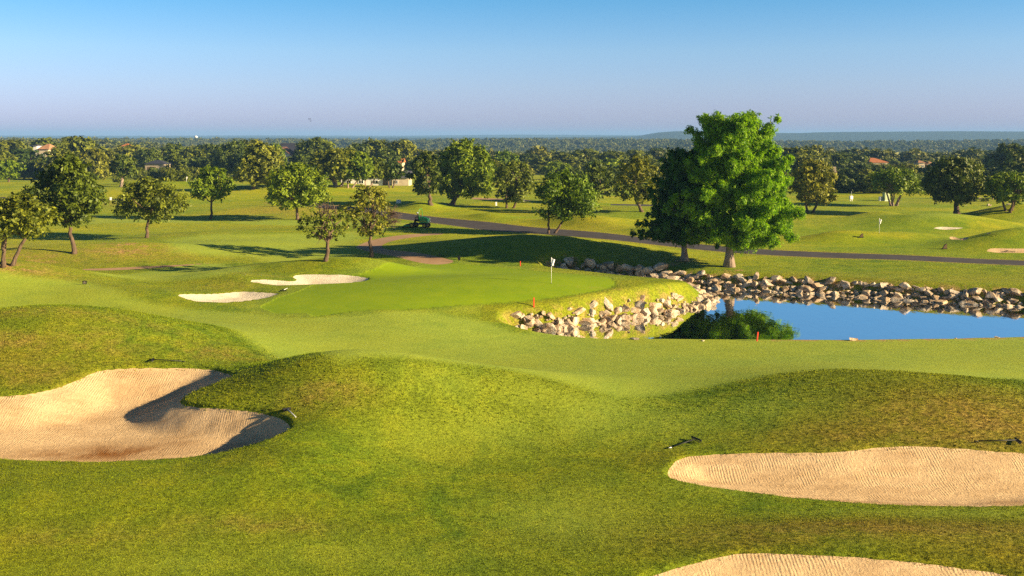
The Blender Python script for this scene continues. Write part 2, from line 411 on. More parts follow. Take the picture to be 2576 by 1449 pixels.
ROADPX = [(690, 510), (860, 518), (1010, 535), (1180, 553), (1370, 572), (1600, 597), (1850, 622), (2200, 640), (2576, 655), (2900, 667),
          (2900, 681), (2576, 668), (2200, 653), (1850, 636), (1600, 611), (1370, 590), (1180, 571), (1010, 549), (860, 528), (690, 515)]
ROADF = spoly(ROADPX, 0.12)
def hbase(X, Y):
    """ground before the bunkers are dug"""
    X = np.asarray(X, float); Y = np.asarray(Y, float)
    z = far_height(X, Y)
    z = z - 0.62 * sstep(50, 62.5, Y) * sstep(-9, 2, X) * sstep(72, 66, Y)
    for (mx, my, h, sx, sy, c, s) in MW:
        dx = X - mx; dy = Y - my
        u = (dx * c + dy * s) / sx; v = (-dx * s + dy * c) / sy
        z = z + h * np.exp(-(u * u + v * v) * 0.5)
    z = z * 1.0
    m = (Y > 75) & (Y < 200)
    if m.any():
        dr_ = np.full(X.shape, 50.0); dr_[m] = np.abs(sdf(ROADF, X[m], Y[m])) * (sdf(ROADF, X[m], Y[m]) > 0)
        z = z + (0.12 - z) * sstep(6.5, 0.5, dr_)
    near = np.exp(-Y / 400)
    z = z + (0.07 * wob(X, Y, 0.45, 3) + 0.16 * wob(X, Y, 0.13, 4) + 0.45 * wob(X, Y, 0.19, 14) * sstep(112, 135, Y) * sstep(215, 190, Y)) * near * (1 - 0.7 * np.exp(-(((X + 2) / 14) ** 2 + ((Y - 74) / 8) ** 2)))
    z = z - 0.25 * np.exp(-(((X + 1.0) / 4.5) ** 2 + ((Y - 37) / 7) ** 2))
    d = np.full(X.shape, 50.0)
    m = (Y > 56) & (Y < 105) & (X > -12)
    if m.any(): d[m] = sdf(POND_S, X[m], Y[m])
    W = np.where(Y < 67, 1.5, 2.6 - 1.2 * sstep(14, 12, X) * sstep(84, 80, Y))
    k = sstep(0.0, 1.0, np.clip(d / W, 0, 1))
    bank = np.where(d > 0, WATER_Z - 0.12 + (z - WATER_Z + 0.12) * k, WATER_Z - 0.12 - 0.9 * np.clip(-d / 1.2, 0, 1))
    return np.where(d < W, bank, z)
POND_S = smooth_poly(POND, 3)

_S = np.exp(np.linspace(math.log(14), math.log(6000), 9000))
def at(px, py, raw=True):
    X = (px - 1288) / FPX * _S; Z = CAMH - (py - HY) / FPX * _S
    g = hbase(X, _S) - Z
    i = np.argmax(g > 0)
    if g[i] <= 0: i = len(_S) - 1
    if i == 0: return Vector((X[0], _S[0], float(hbase(X[:1], _S[:1])[0])))
    t = g[i - 1] / (g[i - 1] - g[i]); Yv = _S[i - 1] + t * (_S[i] - _S[i - 1]); Xv = (px - 1288) / FPX * Yv
    return Vector((Xv, Yv, float(hbase(np.array([Xv]), np.array([Yv]))[0])))
def gpoly(pts): return np.array([tuple(at(a, b))[:2] for a, b in pts])
def gz(x, y): return float(height(np.array([x]), np.array([y]))[0])

# (polygon in the frame, floor drop, rim width, lip, material, label)
BUNKERS = [
    ([(-200, 1010), (-80, 996), (0, 988), (60, 985), (130, 972), (185, 952), (225, 932), (270, 922), (380, 918), (480, 920), (550, 926), (590, 938), (560, 955), (500, 977), (458, 1002), (490, 1013), (560, 1016), (640, 1018), (700, 1030), (735, 1052), (722, 1082), (640, 1115), (540, 1140), (430, 1152), (250, 1160), (100, 1158), (0, 1153), (-100, 1150), (-260, 1130)],
     0.75, 2.6, 0.13, 'sand', 'large tan sand bunker at the left with a grass tongue jutting into it'),
    ([(1671, 1190), (1684, 1163), (1720, 1143), (1800, 1134), (1950, 1130), (2080, 1129), (2180, 1119), (2300, 1113), (2420, 1120), (2576, 1132), (2760, 1150), (2860, 1200), (2760, 1250), (2576, 1270), (2400, 1273), (2200, 1266), (2000, 1251), (1850, 1232), (1720, 1212)],
     0.5, 2.0, 0.10, 'sand', 'long tan sand bunker at the right below the brown slope'),
    ([(1480, 1520), (1585, 1458), (1655, 1428), (1760, 1398), (1850, 1382), (1950, 1379), (2100, 1385), (2250, 1397), (2400, 1412), (2540, 1436), (2660, 1475), (2760, 1560), (2500, 1700), (1900, 1700), (1450, 1600)],
     0.5, 1.8, 0.10, 'sand', 'tan sand bunker cut by the bottom right edge of the picture'),
    ([(613, 703), (650, 700), (700, 703), (736, 705), (742, 700), (733, 695), (745, 689), (790, 687), (850, 688), (900, 692), (932, 699), (905, 708), (800, 714), (700, 716), (650, 711)],
     0.35, 1.4, 0.10, 'sand_white', 'white sand bunker beneath the dark grass mound left of the putting green'),
    ([(444, 738), (520, 737), (600, 731), (650, 732), (705, 736), (690, 742), (660, 750), (590, 758), (510, 759), (470, 751)],
     0.35, 1.4, 0.10, 'sand_white', 'white oval sand bunker left of the putting green, nearer of the two'),
    ([(2335, 571), (2360, 569), (2410, 572), (2445, 575), (2420, 578), (2365, 576)], 0.15, 0.8, 0.0, 'sand_white', 'thin pale bunker far right beyond the white flag'),
    ([(2388, 598), (2400, 595), (2430, 597), (2444, 601), (2410, 603)], 0.15, 0.8, 0.0, 'sand', 'small tan bunker in front of the shaded far right mound'),
    ([(2470, 628), (2490, 624), (2560, 625), (2640, 628), (2640, 636), (2540, 636), (2490, 633)], 0.2, 1.0, 0.0, 'sand', 'tan bunker at the right edge just above the road'),
]
BP = [smooth_poly(gpoly(b[0]), 3) for b in BUNKERS]

def height(X, Y, sd=None):
    X = np.asarray(X, float); Y = np.asarray(Y, float)
    z = hbase(X, Y)
    for i, b in enumerate(BUNKERS):
        P = BP[i]; pad = 2.6 if i == 0 else 1.0
        m = (X > P[:, 0].min() - pad) & (X < P[:, 0].max() + pad) & (Y > P[:, 1].min() - pad) & (Y < P[:, 1].max() + pad)
        if not m.any(): continue
        xm, ym = X[m], Y[m]
        d = sdf(P, xm, ym) + (0.05 * wob(xm, ym, 5.0, 9) + 0.05 * wob(xm, ym, 1.7, 19)) * (1 if b[3] else .3)
        rb = (sstep(-13.0, -10.0, xm) * sstep(46, 43, ym) * sstep(37.5, 40.5, ym) if i == 0 else 0.0)
        z[m] -= 0.12 * rb * (1 - sstep(0, 2.4, np.maximum(d, 0)))
        zz = z[m]; Wr = b[2] if i else 1.15 + 1.7 * sstep(40.5, 43.5, ym) * sstep(-11, -14, xm)
        k = sstep(0, 1, np.clip(-d / Wr, 0, 1))
        lip = b[3] * np.clip(-d / 0.16, 0, 1)
        z[m] = np.where(d < 0, zz - lip - (b[1] - b[3]) * k, zz)
        if sd is not None: sd[i][m] = d + (0.13 if b[3] else 0)
    return z

# ---- grid: rows get coarser with distance, columns fan out
rows = [11.0]
while rows[-1] < 12500:
    Yv = rows[-1]
    rows.append(Yv * (1.0040 if Yv < 55 else 1.0055 if Yv < 100 else 1.009 if Yv < 450 else 1.02))
rows = np.array(rows)
us = np.arange(-0.80, 0.8001, 0.0030)
nu_, nr_ = len(us), len(rows)
GX = (rows[:, None] * us[None, :]).ravel(); GY = np.repeat(rows, nu_)
SD = [np.full(GX.shape, 9.0) for _ in BUNKERS]
GZ = height(GX, GY, SD)

ROADP = smooth_poly(ROADF, 3)
PATHP = smooth_poly(gpoly([(1142, 657), (1116, 649), (1077, 640), (1019, 632), (977, 628), (963, 623), (962, 617), (978, 609), (1011, 601), (1061, 594), (1111, 590), (1112, 587), (1055, 588), (1005, 592), (963, 598),
                           (927, 607), (902, 617), (895, 622), (908, 628), (950, 637), (1005, 648), (1047, 659), (1088, 665), (1122, 664)]), 3)
PATH2P = smooth_poly(gpoly([(200, 677), (305, 673), (389, 669), (472, 665), (545, 660), (472, 668), (389, 674), (305, 679), (236, 680)]), 3)
PATH3P = smooth_poly(gpoly([(1190, 497), (1260, 500), (1330, 503), (1335, 506), (1260, 504), (1190, 501)]), 3)
ROAD2P = smooth_poly(gpoly([(-60, 496), (120, 497), (260, 500), (420, 503), (420, 506), (260, 503), (120, 500), (-60, 499)]), 2)
ROAD3P = smooth_poly(gpoly([(1540, 513), (1600, 514), (1640, 515), (1640, 518.5), (1600, 517.5), (1540, 516.5)]), 2)
GREENP = smooth_poly(gpoly([(655, 772), (700, 750), (762, 727), (830, 702), (950, 673), (1080, 664), (1250, 671), (1400, 686), (1500, 694), (1545, 704), (1552, 716), (1520, 730), (1400, 750),
                            (1250, 764), (1150, 770), (1020, 780), (900, 783), (800, 797), (770, 788), (700, 788)]), 3)
GREEN2P = smooth_poly(gpoly([(2010, 603), (2180, 598), (2330, 604), (2420, 610), (2380, 622), (2200, 622), (2050, 618)]), 3)
def region_sdf(P, pad=4.0):
    d = np.full(GX.shape, 9.0)
    m = (GX > P[:, 0].min() - pad) & (GX < P[:, 0].max() + pad) & (GY > P[:, 1].min() - pad) & (GY < P[:, 1].max() + pad)
    d[m] = sdf(P, GX[m], GY[m]); return d
REG = [('sand_bunker', SD[i], BUNKERS[i][4], BUNKERS[i][5]) for i in range(len(BUNKERS))]
REG += [('road', region_sdf(ROADP), 'asphalt', 'dark asphalt road curving across the course'),
        ('road', region_sdf(ROAD2P), 'asphalt', 'thin stretch of far road at the left'),
        ('road', region_sdf(ROAD3P), 'asphalt', 'thin stretch of far road behind the dark cypress'),
        ('cart_path', region_sdf(PATHP), 'path', 'tan cart path bending round the dark hill'),
        ('cart_path', region_sdf(PATH2P), 'path', 'narrow tan path strip below the bare hill'),
        ('cart_path', region_sdf(PATH3P), 'path', 'far tan path behind the trees'),
        ('putting_green', region_sdf(GREENP) + 0.25 * wob(GX, GY, 2.2, 31) * (GX < -14), 'grass', 'mown putting green above the rocks')]

# ---- surface attributes
def blob(px, py, rx, ry):
    p = at(px, py); return np.exp(-(((GX - p.x) / rx) ** 2 + ((GY - p.y) / ry) ** 2))
def soft(P, wd):
    d = np.full(GX.shape, 99.0); pad = wd + 1
    m = (GX > P[:, 0].min() - pad) & (GX < P[:, 0].max() + pad) & (GY > P[:, 1].min() - pad) & (GY < P[:, 1].max() + pad)
    d[m] = sdf(P, GX[m], GY[m]); return 1 - sstep(-wd, wd, d + 0.35 * wob(GX, GY, 0.9, 5) * wd)
fair = np.zeros(GX.shape)
for pts, wd in [
    ([(-300, 676), (0, 682), (90, 698), (230, 713), (330, 748), (450, 772), (640, 792), (780, 804), (1000, 787), (1180, 800), (1270, 824), (1330, 838), (1500, 850), (1900, 853), (2600, 845), (2900, 845), (2900, 955),
      (2576, 955), (2330, 938), (2100, 928), (1900, 950), (1700, 990), (1560, 1004), (1400, 958), (1250, 926), (1100, 908), (900, 899), (820, 890), (600, 836), (300, 775), (-300, 790)], 0.8),
    ([(-60, 547), (150, 546), (520, 553), (555, 556), (500, 561), (200, 562), (-60, 562)], 0.5),
    ([(600, 556), (800, 555), (1010, 560), (1025, 565), (950, 567), (600, 563)], 0.5),
    ([(230, 684), (400, 676), (560, 665), (640, 672), (560, 690), (420, 706), (330, 702)], 0.8),
    ([(430, 600), (640, 590), (900, 583), (895, 612), (880, 648), (640, 648), (440, 634)], 1.5),
    ([(2300, 540), (2700, 535), (2700, 545), (2400, 548)], 2.0),
    ]:
    fair = np.maximum(fair, soft(smooth_poly(gpoly(pts), 2), wd))
for b in [(1150, 965, 3.5, 2.0, .5), (1350, 995, 3, 2, .6), (1500, 1040, 4, 3, .75), (1250, 1080, 4, 2.5, .55), (1650, 1060, 4, 2, .6), (1900, 1030, 4, 2, .5), (1450, 1300, 3.0, 3.0, .55), (1100, 1100, 3, 3, .45), (900, 1400, 6, 1.5, .35), (450, 1420, 3, 1, .4), (2000, 1225, 6, .8, .4), (2400, 1290, 5, .6, .4)]:
    fair = np.maximum(fair, b[4] * blob(b[0], b[1], b[2], b[3]))
fair = np.clip(fair + 0.45 * (1 - sstep(0.5, 2.5, REG[-1][1])), 0, 1)
dry = np.zeros(GX.shape)
for b in [(150, 783, 7, .9, .5), (480, 805, 3, .9, .3), (820, 985, 2.0, 1.0, .7), (60, 935, 3, 1.6, .5), (230, 860, 3, 2, .45), (560, 890, 3, 1.5, .6), (2450, 1060, 5, 2.5, .75), (2150, 1090, 4, 1.5, .4), (2200, 1330, 6, .8, .55), (1900, 1340, 3, 1, .35), (640, 1320, 2.5, .7, .5),
          (200, 1350, 3, .8, .35), (300, 640, 9, 3, .55), (80, 690, 5, 3, .55), (700, 528, 8, 4, .8), (700, 518, 5, 3, .7), (150, 515, 16, 10, .6), (60, 620, 6, 5, .5), (600, 575, 14, 4, .3), (450, 590, 10, 4, .3),
          (1450, 530, 8, 6, .4), (2040, 555, 5, 4, .35), (2250, 700, 12, 2, .3), (2030, 690, 8, 1.5, .3), (1500, 575, 6, 6, .3), (800, 540, 8, 5, .5), (430, 440, 20, 14, 1.0), (560, 720, 3, 1.5, .4), (650, 690, 3, 1, .5),
          (2500, 505, 20, 6, .35), (0, 860, 3, 1, .8), (1550, 770, 5, 3, .25)]:
    dry = np.maximum(dry, b[4] * blob(b[0], b[1], b[2], b[3]))
dirt = np.zeros(GX.shape)
for b in [(330, 615, 4, 1.2, 1.0), (300, 632, 3, 1, .9), (350, 630, 3, .8, .8), (40, 672, 2.2, 1.0, 1.0), (1050, 424, 9, 10, 1.3), (990, 424, 9, 10, 1.0), (1722, 657, 1.2, .6, 1.4), (1690, 664, .8, .8, 1.2), (60, 655, 5, 2.5, .6), (1850, 680, 1.5, .6, 1), (1640, 800, 7, 0.2, .5)]:
    dirt = np.maximum(dirt, b[4] * blob(b[0], b[1], b[2], b[3]))
# bare edge along the far bank and the road verge
dp = np.full(GX.shape, 50.0); mm = (GY > 56) & (GY < 110) & (GX > -12); dp[mm] = sdf(POND_S, GX[mm], GY[mm])
dirt = np.maximum(dirt, np.where((GY > 84.5) | (GX > 16), 0.9 * (1 - sstep(1.6, 2.5, dp)), 0.5 * (1 - sstep(0.9, 1.3, dp)) * (GY > 66)))
dr = region_sdf(ROADP); dry = np.maximum(dry, 0.9 * (1 - sstep(0.2, 0.9, dr)))
greenA = np.clip(1 - sstep(-0.15, 0.15, REG[-1][1]), 0, 1) + 0.30 * soft(GREEN2P, 1.0)
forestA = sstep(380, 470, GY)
wet = np.zeros(GX.shape)
for b in [(280, 1092, 2.6, .9, 1.0), (150, 1095, 2.5, .6, .7), (330, 948, 1.6, 1.2, .45), (2250, 1250, 4, .4, .35)]:
    wet = np.maximum(wet, b[4] * blob(b[0], b[1], b[2], b[3]))
brown = np.zeros(GX.shape)  # brown grass, plus shade of mound sides painted into the grass colour
for b in [(2480, 1050, 6, 2.6, 1.0), (2150, 1080, 4, 1.6, .8), (2250, 1320, 7, 1.2, .9), (1850, 1360, 3.5, 1.2, .7), (2560, 1390, 4, 1.5, .8), (1650, 1150, 1.5, 1.2, .5), (60, 940, 4, 1.4, .8), (30, 880, 2.5, 1.5, .8), (250, 900, 4, 1.5, .4), (620, 960, 2.5, 1.2, .5),
          (760, 1040, 1.8, 1.2, .5), (640, 1150, 2.2, 1.0, .4), (2400, 985, 6, 1.5, .5), (560, 700, 3.5, 1.2, .5), (100, 660, 8, 4, .5), (350, 630, 6, 2.5, .5), (680, 680, 4, 1.0, .4)]:
    brown = np.maximum(brown, b[4] * (1.0 if b[0] > 1400 else .6) * blob(b[0], b[1], b[2], b[3]))
bankm = (dp < 5.0) & (GX > -2) & (GY > 66) & (GY < 87) & (GX < 16)
fair = np.where(bankm, fair * sstep(2.5, 5, dp), fair); brown = np.where(bankm, np.maximum(brown, 0.15 * sstep(5, 3, dp)), brown)
mown = 0.75 * sstep(88, 112, GY) * (1 - 0.5 * np.clip(dry, 0, 1))
ATT = {'brown': brown, 'mown': mown, 'fair': fair, 'dry': dry, 'dirt': dirt, 'green': greenA, 'forest': forestA, 'wet': wet}

# ---- cut the one sheet into ground and regions along the exact outlines
V = np.stack([GX, GY, GZ], 1); names_att = list(ATT)
A = np.stack([ATT[k] for k in names_att], 1)
idx = np.arange(nr_ * nu_).reshape(nr_, nu_)
Q = np.stack([idx[:-1, :-1].ravel(), idx[:-1, 1:].ravel(), idx[1:, 1:].ravel(), idx[1:, :-1].ravel()], 1)
owner = np.full(len(Q), -1)          # -1 ground
extraV = []; extraA = []; ecache = {}; nbase = len(V)
def cutpt(r, a, b, sda, sdb):
    k = (r, min(a, b), max(a, b))
    if k in ecache: return ecache[k]
    t = sda / (sda - sdb)
    extraV.append(V[a] * (1 - t) + V[b] * t); extraA.append(A[a] * (1 - t) + A[b] * t)
    ecache[k] = nbase + len(extraV) - 1; return ecache[k]
polys = {-1: []}
for r, (nm, s, mt, lb) in enumerate(REG):
    polys[r] = []
    ins = s < 0; c = ins[Q].sum(1)
    owner[(c == 4) & (owner == -1)] = r
    for qi in np.nonzero((c > 0) & (c < 4) & (owner == -1))[0]:
        q = Q[qi]; pin = []; pout = []
        for k in range(4):
            a, b = int(q[k]), int(q[(k + 1) % 4])
            (pin if ins[a] else pout).append(a)
            if ins[a] != ins[b]:
                p = cutpt(r, a, b, s[a], s[b]); pin.append(p); pout.append(p)
        if len(pin) > 2: polys[r].append(pin)
        if len(pout) > 2: polys[-1].append(pout)
        owner[qi] = -2
V2 = np.concatenate([V, np.array(extraV).reshape(-1, 3)]); A2 = np.concatenate([A, np.array(extraA).reshape(-1, len(names_att))])
def region_mesh(name, r, m):
    q = Q[owner == r]; fs = polys[r]
    allv = np.concatenate([q.ravel(), np.array([v for f in fs for v in f], dtype=int)]) if fs else q.ravel()
    used, inv = np.unique(allv, return_inverse=True)
    nq = q.size; quads = inv[:nq].reshape(-1, 4)
    me = bpy.data.meshes.new(name)
    me.vertices.add(len(used)); me.vertices.foreach_set('co', V2[used].astype(np.float32).ravel())
    sizes = np.concatenate([np.full(len(q), 4), np.array([len(f) for f in fs], dtype=int)]).astype(int)
    starts = np.concatenate([[0], np.cumsum(sizes)[:-1]]).astype(np.int32)
    me.loops.add(len(inv)); me.loops.foreach_set('vertex_index', inv.astype(np.int32))
    me.polygons.add(len(sizes)); me.polygons.foreach_set('loop_start', starts)
    me.update(calc_edges=True); me.validate()
    me.polygons.foreach_set('use_smooth', np.ones(len(me.polygons), bool))
    for i, k in enumerate(names_att):
        a_ = me.attributes.new(k, 'FLOAT', 'POINT'); a_.data.foreach_set('value', A2[used, i].astype(np.float32))
    me.materials.append(m); return me
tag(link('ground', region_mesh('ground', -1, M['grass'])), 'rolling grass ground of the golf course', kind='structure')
for r, (nm, s, mt, lb) in enumerate(REG):
    tag(link(nm, region_mesh(nm, r, M[mt])), lb, kind='structure')

# ---- standing blades of the rough near the camera: one uncountable mass
def rough_blades(n=150000):
    g = np.random.default_rng(77)
    Yr = np.exp(g.uniform(math.log(24.5), math.log(60), n)); Xr = g.uniform(-.56, .56, n) * Yr
    j = np.clip((Xr / Yr - us[0]) / .003, 0, nu_ - 1).round().astype(int); i = np.clip(np.searchsorted(rows, Yr), 0, nr_ - 1); k = i * nu_ + j
    sdm = np.minimum.reduce([SD[q] for q in range(5)])
    keep = (fair[k] < g.uniform(.25, .8, n)) & (sdm[k] > .02) & (dp[k] > 2)
    Xr, Yr, k = Xr[keep], Yr[keep], k[keep]; n = len(Xr)
    Z = height(Xr, Yr); m_ = 4
    X4 = np.repeat(Xr, m_) + g.normal(0, .035, n * m_); Y4 = np.repeat(Yr, m_) + g.normal(0, .035, n * m_); Z4 = np.repeat(Z, m_) - .012
    a = g.uniform(0, 6.28, n * m_); h = g.uniform(.02, .055, n * m_) * (1 + .4 * (np.repeat(Yr, m_) > 40)); wd = g.uniform(.006, .013, n * m_) * (np.repeat(Yr, m_) / 30)
    lx = g.normal(0, .5, n * m_) * h; ly = g.normal(0, .5, n * m_) * h
    V0 = np.stack([np.stack([X4 - np.cos(a) * wd, Y4 - np.sin(a) * wd, Z4], 1), np.stack([X4 + np.cos(a) * wd, Y4 + np.sin(a) * wd, Z4], 1), np.stack([X4 + lx, Y4 + ly, Z4 + h], 1)], 1).reshape(-1, 3)
    kk = np.repeat(np.repeat(k, m_), 3)
    me = mesh_np('rough_grass', V0, tris=np.arange(len(V0)).reshape(-1, 3), mats=[M['grass']], attrs={q: ATT[q][kk] for q in ('fair', 'dry', 'dirt', 'green', 'forest', 'brown', 'mown')})
    tag(link('rough_grass', me), 'short blades of rough grass on the near mounds', 'grass', kind='stuff')
rough_blades()

# ---- pond
wm = mat('pond_water', (0.010, 0.018, 0.020), 0.03, spec=0.5); t = NT(wm)
t.b.inputs['IOR'].default_value = 1.33; t.b.inputs['Metallic'].default_value = 1.0; t.b.inputs['Base Color'].default_value = (0.66, 0.70, 0.75, 1)
Pw = t.pos(1, 0.35, 1)
t.normal(t.bump(t.math('ADD', t.noise(Pw, 2.2, 3, .5), t.math('MULTIPLY', t.noise(Pw, 0.25, 2), 2.0)), 0.16, 0.05))
g = smooth_poly(POND, 3); cx, cy = g.mean(0)
x0, x1, y0, y1 = g[:, 0].min() - 1, g[:, 0].max() + 1, g[:, 1].min() - 1, g[:, 1].max() + 1
pm = mesh_np('pond_water', [(x0, y0, WATER_Z), (x1, y0, WATER_Z), (x1, y1, WATER_Z), (x0, y1, WATER_Z)], quads=[(0, 1, 2, 3)], mats=[wm])
tag(link('pond_water', pm), 'still blue pond', kind='structure')

#@@TREES@@
# ------------------------------------------------------------------ trees
OAK = [(0, .45), (.12, .85), (.3, 1), (.55, .95), (.75, .75), (.9, .5), (1, .18)]
FLAT = [(0, .35), (.15, .8), (.35, 1), (.6, .9), (.8, .65), (.93, .35), (1, .12)]
TALL = [(0, .25), (.12, .62), (.3, .95), (.45, 1), (.6, .85), (.75, .6), (.9, .42), (1, .15)]
CYP = [(0, .35), (.1, .85), (.25, 1), (.4, .95), (.55, .80), (.7, .64), (.85, .54), (.95, .42), (1, .22)]
def prof(P, t): return np.interp(t, [a for a, b in P], [b for a, b in P])

def crown_lobes(g, P, hw, h, n, lr, fill=0.35):
    """lobe centres and radii for a crown h tall, hw half wide, standing on z=0"""
    L = []
    for i in range(n):
        t = (i + g.uniform(0, 1)) / n; t = t ** 0.9
        an = i * 2.39996 + g.uniform(-.5, .5)
        wv = prof(P, t) * hw
        r = lr * hw * g.uniform(.7, 1.3) * (0.55 + 0.45 * prof(P, t))
        rr = max(0.0, wv - r * .75) * (1.0 if g.uniform() > fill else g.uniform(.2, .8))
        L.append((rr * math.cos(an), rr * math.sin(an), np.clip(t * h, r * .55, h - r * .7), r))
    return L

def leaf_mesh(name, g, L, per_m2, size, m, droop=0.0, flat=0.8, ragged=0.25, core=0.75, aspect=1.6):
    """leaf sprays spread through the lobes; returns mesh"""
    Cc = []; Nn = []; T = []
    for (x, y, z, r) in L:
        n = max(12, int(per_m2 * 4 * math.pi * r * r))
        nsub = max(5, int(n / 14))
        # twig clusters on the lobe, each holding a few sprays
        d = g.normal(size=(nsub, 3)); d /= np.linalg.norm(d, axis=1)[:, None]
        rad = r * (1 - (1 - core) * g.uniform(0, 1, nsub) ** .7 * 1.6 + g.normal(0, ragged * .5, nsub).clip(-.3, .55))
        cc = d * rad[:, None]; cc[:, 2] *= flat
        tt = g.uniform(0, 1, nsub)
        k = g.integers(0, nsub, n)
        off = g.normal(size=(n, 3)) * r * 0.16
        off[:, 2] -= droop * np.abs(g.normal(size=n)) * r * 0.5
        p = cc[k] + off + np.array([x, y, z])
        nn = d[k] * 0.9 + g.normal(size=(n, 3)) * 0.55 + np.array([0, 0, 0.35])
        Cc.append(p); Nn.append(nn); T.append(np.clip(tt[k] * .7 + g.uniform(0, .45, n) - .08, 0, 1))
    P = np.concatenate(Cc); N_ = np.concatenate(Nn); T = np.concatenate(T)
    N_ /= np.linalg.norm(N_, axis=1)[:, None]
    n = len(P)
    a = np.cross(N_, g.normal(size=(n, 3))); a /= np.linalg.norm(a, axis=1)[:, None] + 1e-9
    if droop > 0:
        a = a * 0.6 + np.array([0, 0, -1.0]) * g.uniform(0.2, 1.2, (n, 1)) * droop * 2; a -= N_ * (a * N_).sum(1)[:, None]; a /= np.linalg.norm(a, axis=1)[:, None] + 1e-9
    b = np.cross(N_, a)
    s = size * g.uniform(.55, 1.35, (n, 1))
    la = a * s * aspect * .5; lb = b * s * .5
    V0 = np.stack([P - la, P + lb * g.uniform(.5, 1, (n, 1)) - la * .1, P + la, P - lb * g.uniform(.5, 1, (n, 1)) + la * .15], 1).reshape(-1, 3)
    q = np.arange(4 * n).reshape(-1, 4)
    return mesh_np(name, V0, quads=q, mats=[m], attrs={'tint': np.repeat(T, 4)})

def limb(mb, g, p0, p1, r0, r1, n=5, wig=.12, nn=7, sag=0.0):
    p0 = Vector(p0); p1 = Vector(p1); L_ = (p1 - p0).length; pts = []; rad = []
    for i in range(n + 1):
        t = i / n
        p = p0.lerp(p1, t) + Vector((g.uniform(-1, 1), g.uniform(-1, 1), g.uniform(-.6, .6))) * wig * L_ * .5 * (0 if i in (0,) else math.sin(math.pi * t * .8 + .3))
        p.z -= sag * L_ * math.sin(math.pi * t)
        pts.append(p); rad.append(r0 + (r1 - r0) * t)
    mb.tube(pts, rad, nn); return pts

def tree_parts(g, P, hw, h, zc, lobes, lr, leafm_, bark, per_m2, size, tr, forks=4, stems=1, lean=0.0, droop=0.0, ragged=.25, fill=.35, core=.75, cshift=(0, 0), bare=None, aspect=1.6, flare=1.5, twigs=0):
    """crown (h tall, hw half-wide, bottom at zc over the foot) and trunk with limbs"""
    L = crown_lobes(g, P, hw, h, lobes, lr, fill)
    L = [(x + cshift[0], y + cshift[1], z + zc, r) for x, y, z, r in L]
    if bare is not None: LL = [l for l in L if not bare(l)]
    else: LL = L
    crown = leaf_mesh('crown', g, LL, per_m2, size, leafm_, droop, ragged=ragged, core=core, aspect=aspect)
    mb = MB()
    hub = Vector((cshift[0] * .6 + lean, cshift[1] * .6, zc + h * .12))
    for s in range(stems):
        if stems == 1: foot = Vector((0, 0, -.25)); top = hub; sr = tr
        else:
            an = 2 * math.pi * s / stems + .4
            foot = Vector((math.cos(an) * tr * 1.4, math.sin(an) * tr * 1.4, -.25)); top = hub + Vector((math.cos(an) * hw * .33, math.sin(an) * hw * .33, h * .05)); sr = tr * .62
        pts = []; rad = []
        for i in range(8):
            t = i / 7; p = foot.lerp(top, t) + Vector((g.uniform(-1, 1), g.uniform(-1, 1), 0)) * sr * .45 * (t > 0.1)
            pts.append(p); rad.append(sr * (flare if i == 0 else (1 + (flare - 1) * .35) if i == 1 else 1) * (1 - .38 * t))
        mb.tube(pts, rad, 10)
        f = max(2, forks if stems == 1 else max(2, forks // stems + 1))
        cand = sorted(L, key=lambda l: g.uniform())[:f * 2]
        for i in range(f):
            l = cand[i]; tp = Vector(l[:3]) + Vector((0, 0, -.2 * l[3]))
            st = pts[5 + i % 3]
            q = limb(mb, g, st, tp, sr * .52, sr * .12, 5, .16)
            l2 = cand[f + i]; limb(mb, g, q[2], Vector(l2[:3]), sr * .28, sr * .07, 4, .2, 5)
    for i in range(twigs):
        l = L[g.integers(0, len(L))]; c = Vector(l[:3]); d = Vector(g.normal(size=3)); d.normalize()
        if bare is not None and i % 4: 
            bl = [k for k in L if bare(k)]
            if bl: l = bl[g.integers(0, len(bl))]; c = Vector(l[:3])
        s0 = c * .6 + hub * .4 if i % 3 == 0 else c
        limb(mb, g, s0, c + d * l[3] * 1.25, .028, .010, 3, .3, 4)
    return crown, mb.mesh('trunk', bark, True)

def place_tree(px, py, box, label, seed, P=OAK, m='leaf_oak', bark='bark', lobes=26, lr=.33, per=26, size=.17, tr=.17, name='oak_tree', group=None, base=None, **k):
    """px,py foot in the frame; box = crown extent (x0,y0,x1,y1) in the frame"""
    p = base or at(px, py); Y = p.y; s = Y / FPX; g = np.random.default_rng(seed)
    x0, y0, x1, y1 = box
    ztop = CAMH - (y0 - HY) * s - p.z; zbot = CAMH - (y1 - HY) * s - p.z
    hw = (x1 - x0) / 2 * s; cx = ((x0 + x1) / 2 - px) * s
    size *= 1.4; per *= .72
    cr, tk = tree_parts(g, P, hw * 1.02, ztop - zbot, zbot, lobes, lr, M[m], M[bark], per, size, tr, cshift=(cx, 0), **k)
    o = empty(name, (p.x, p.y, gz(p.x, p.y)))
    tag(o, label, 'tree', group)
    link('trunk', tk, o); link('crown', cr, o)
    return o

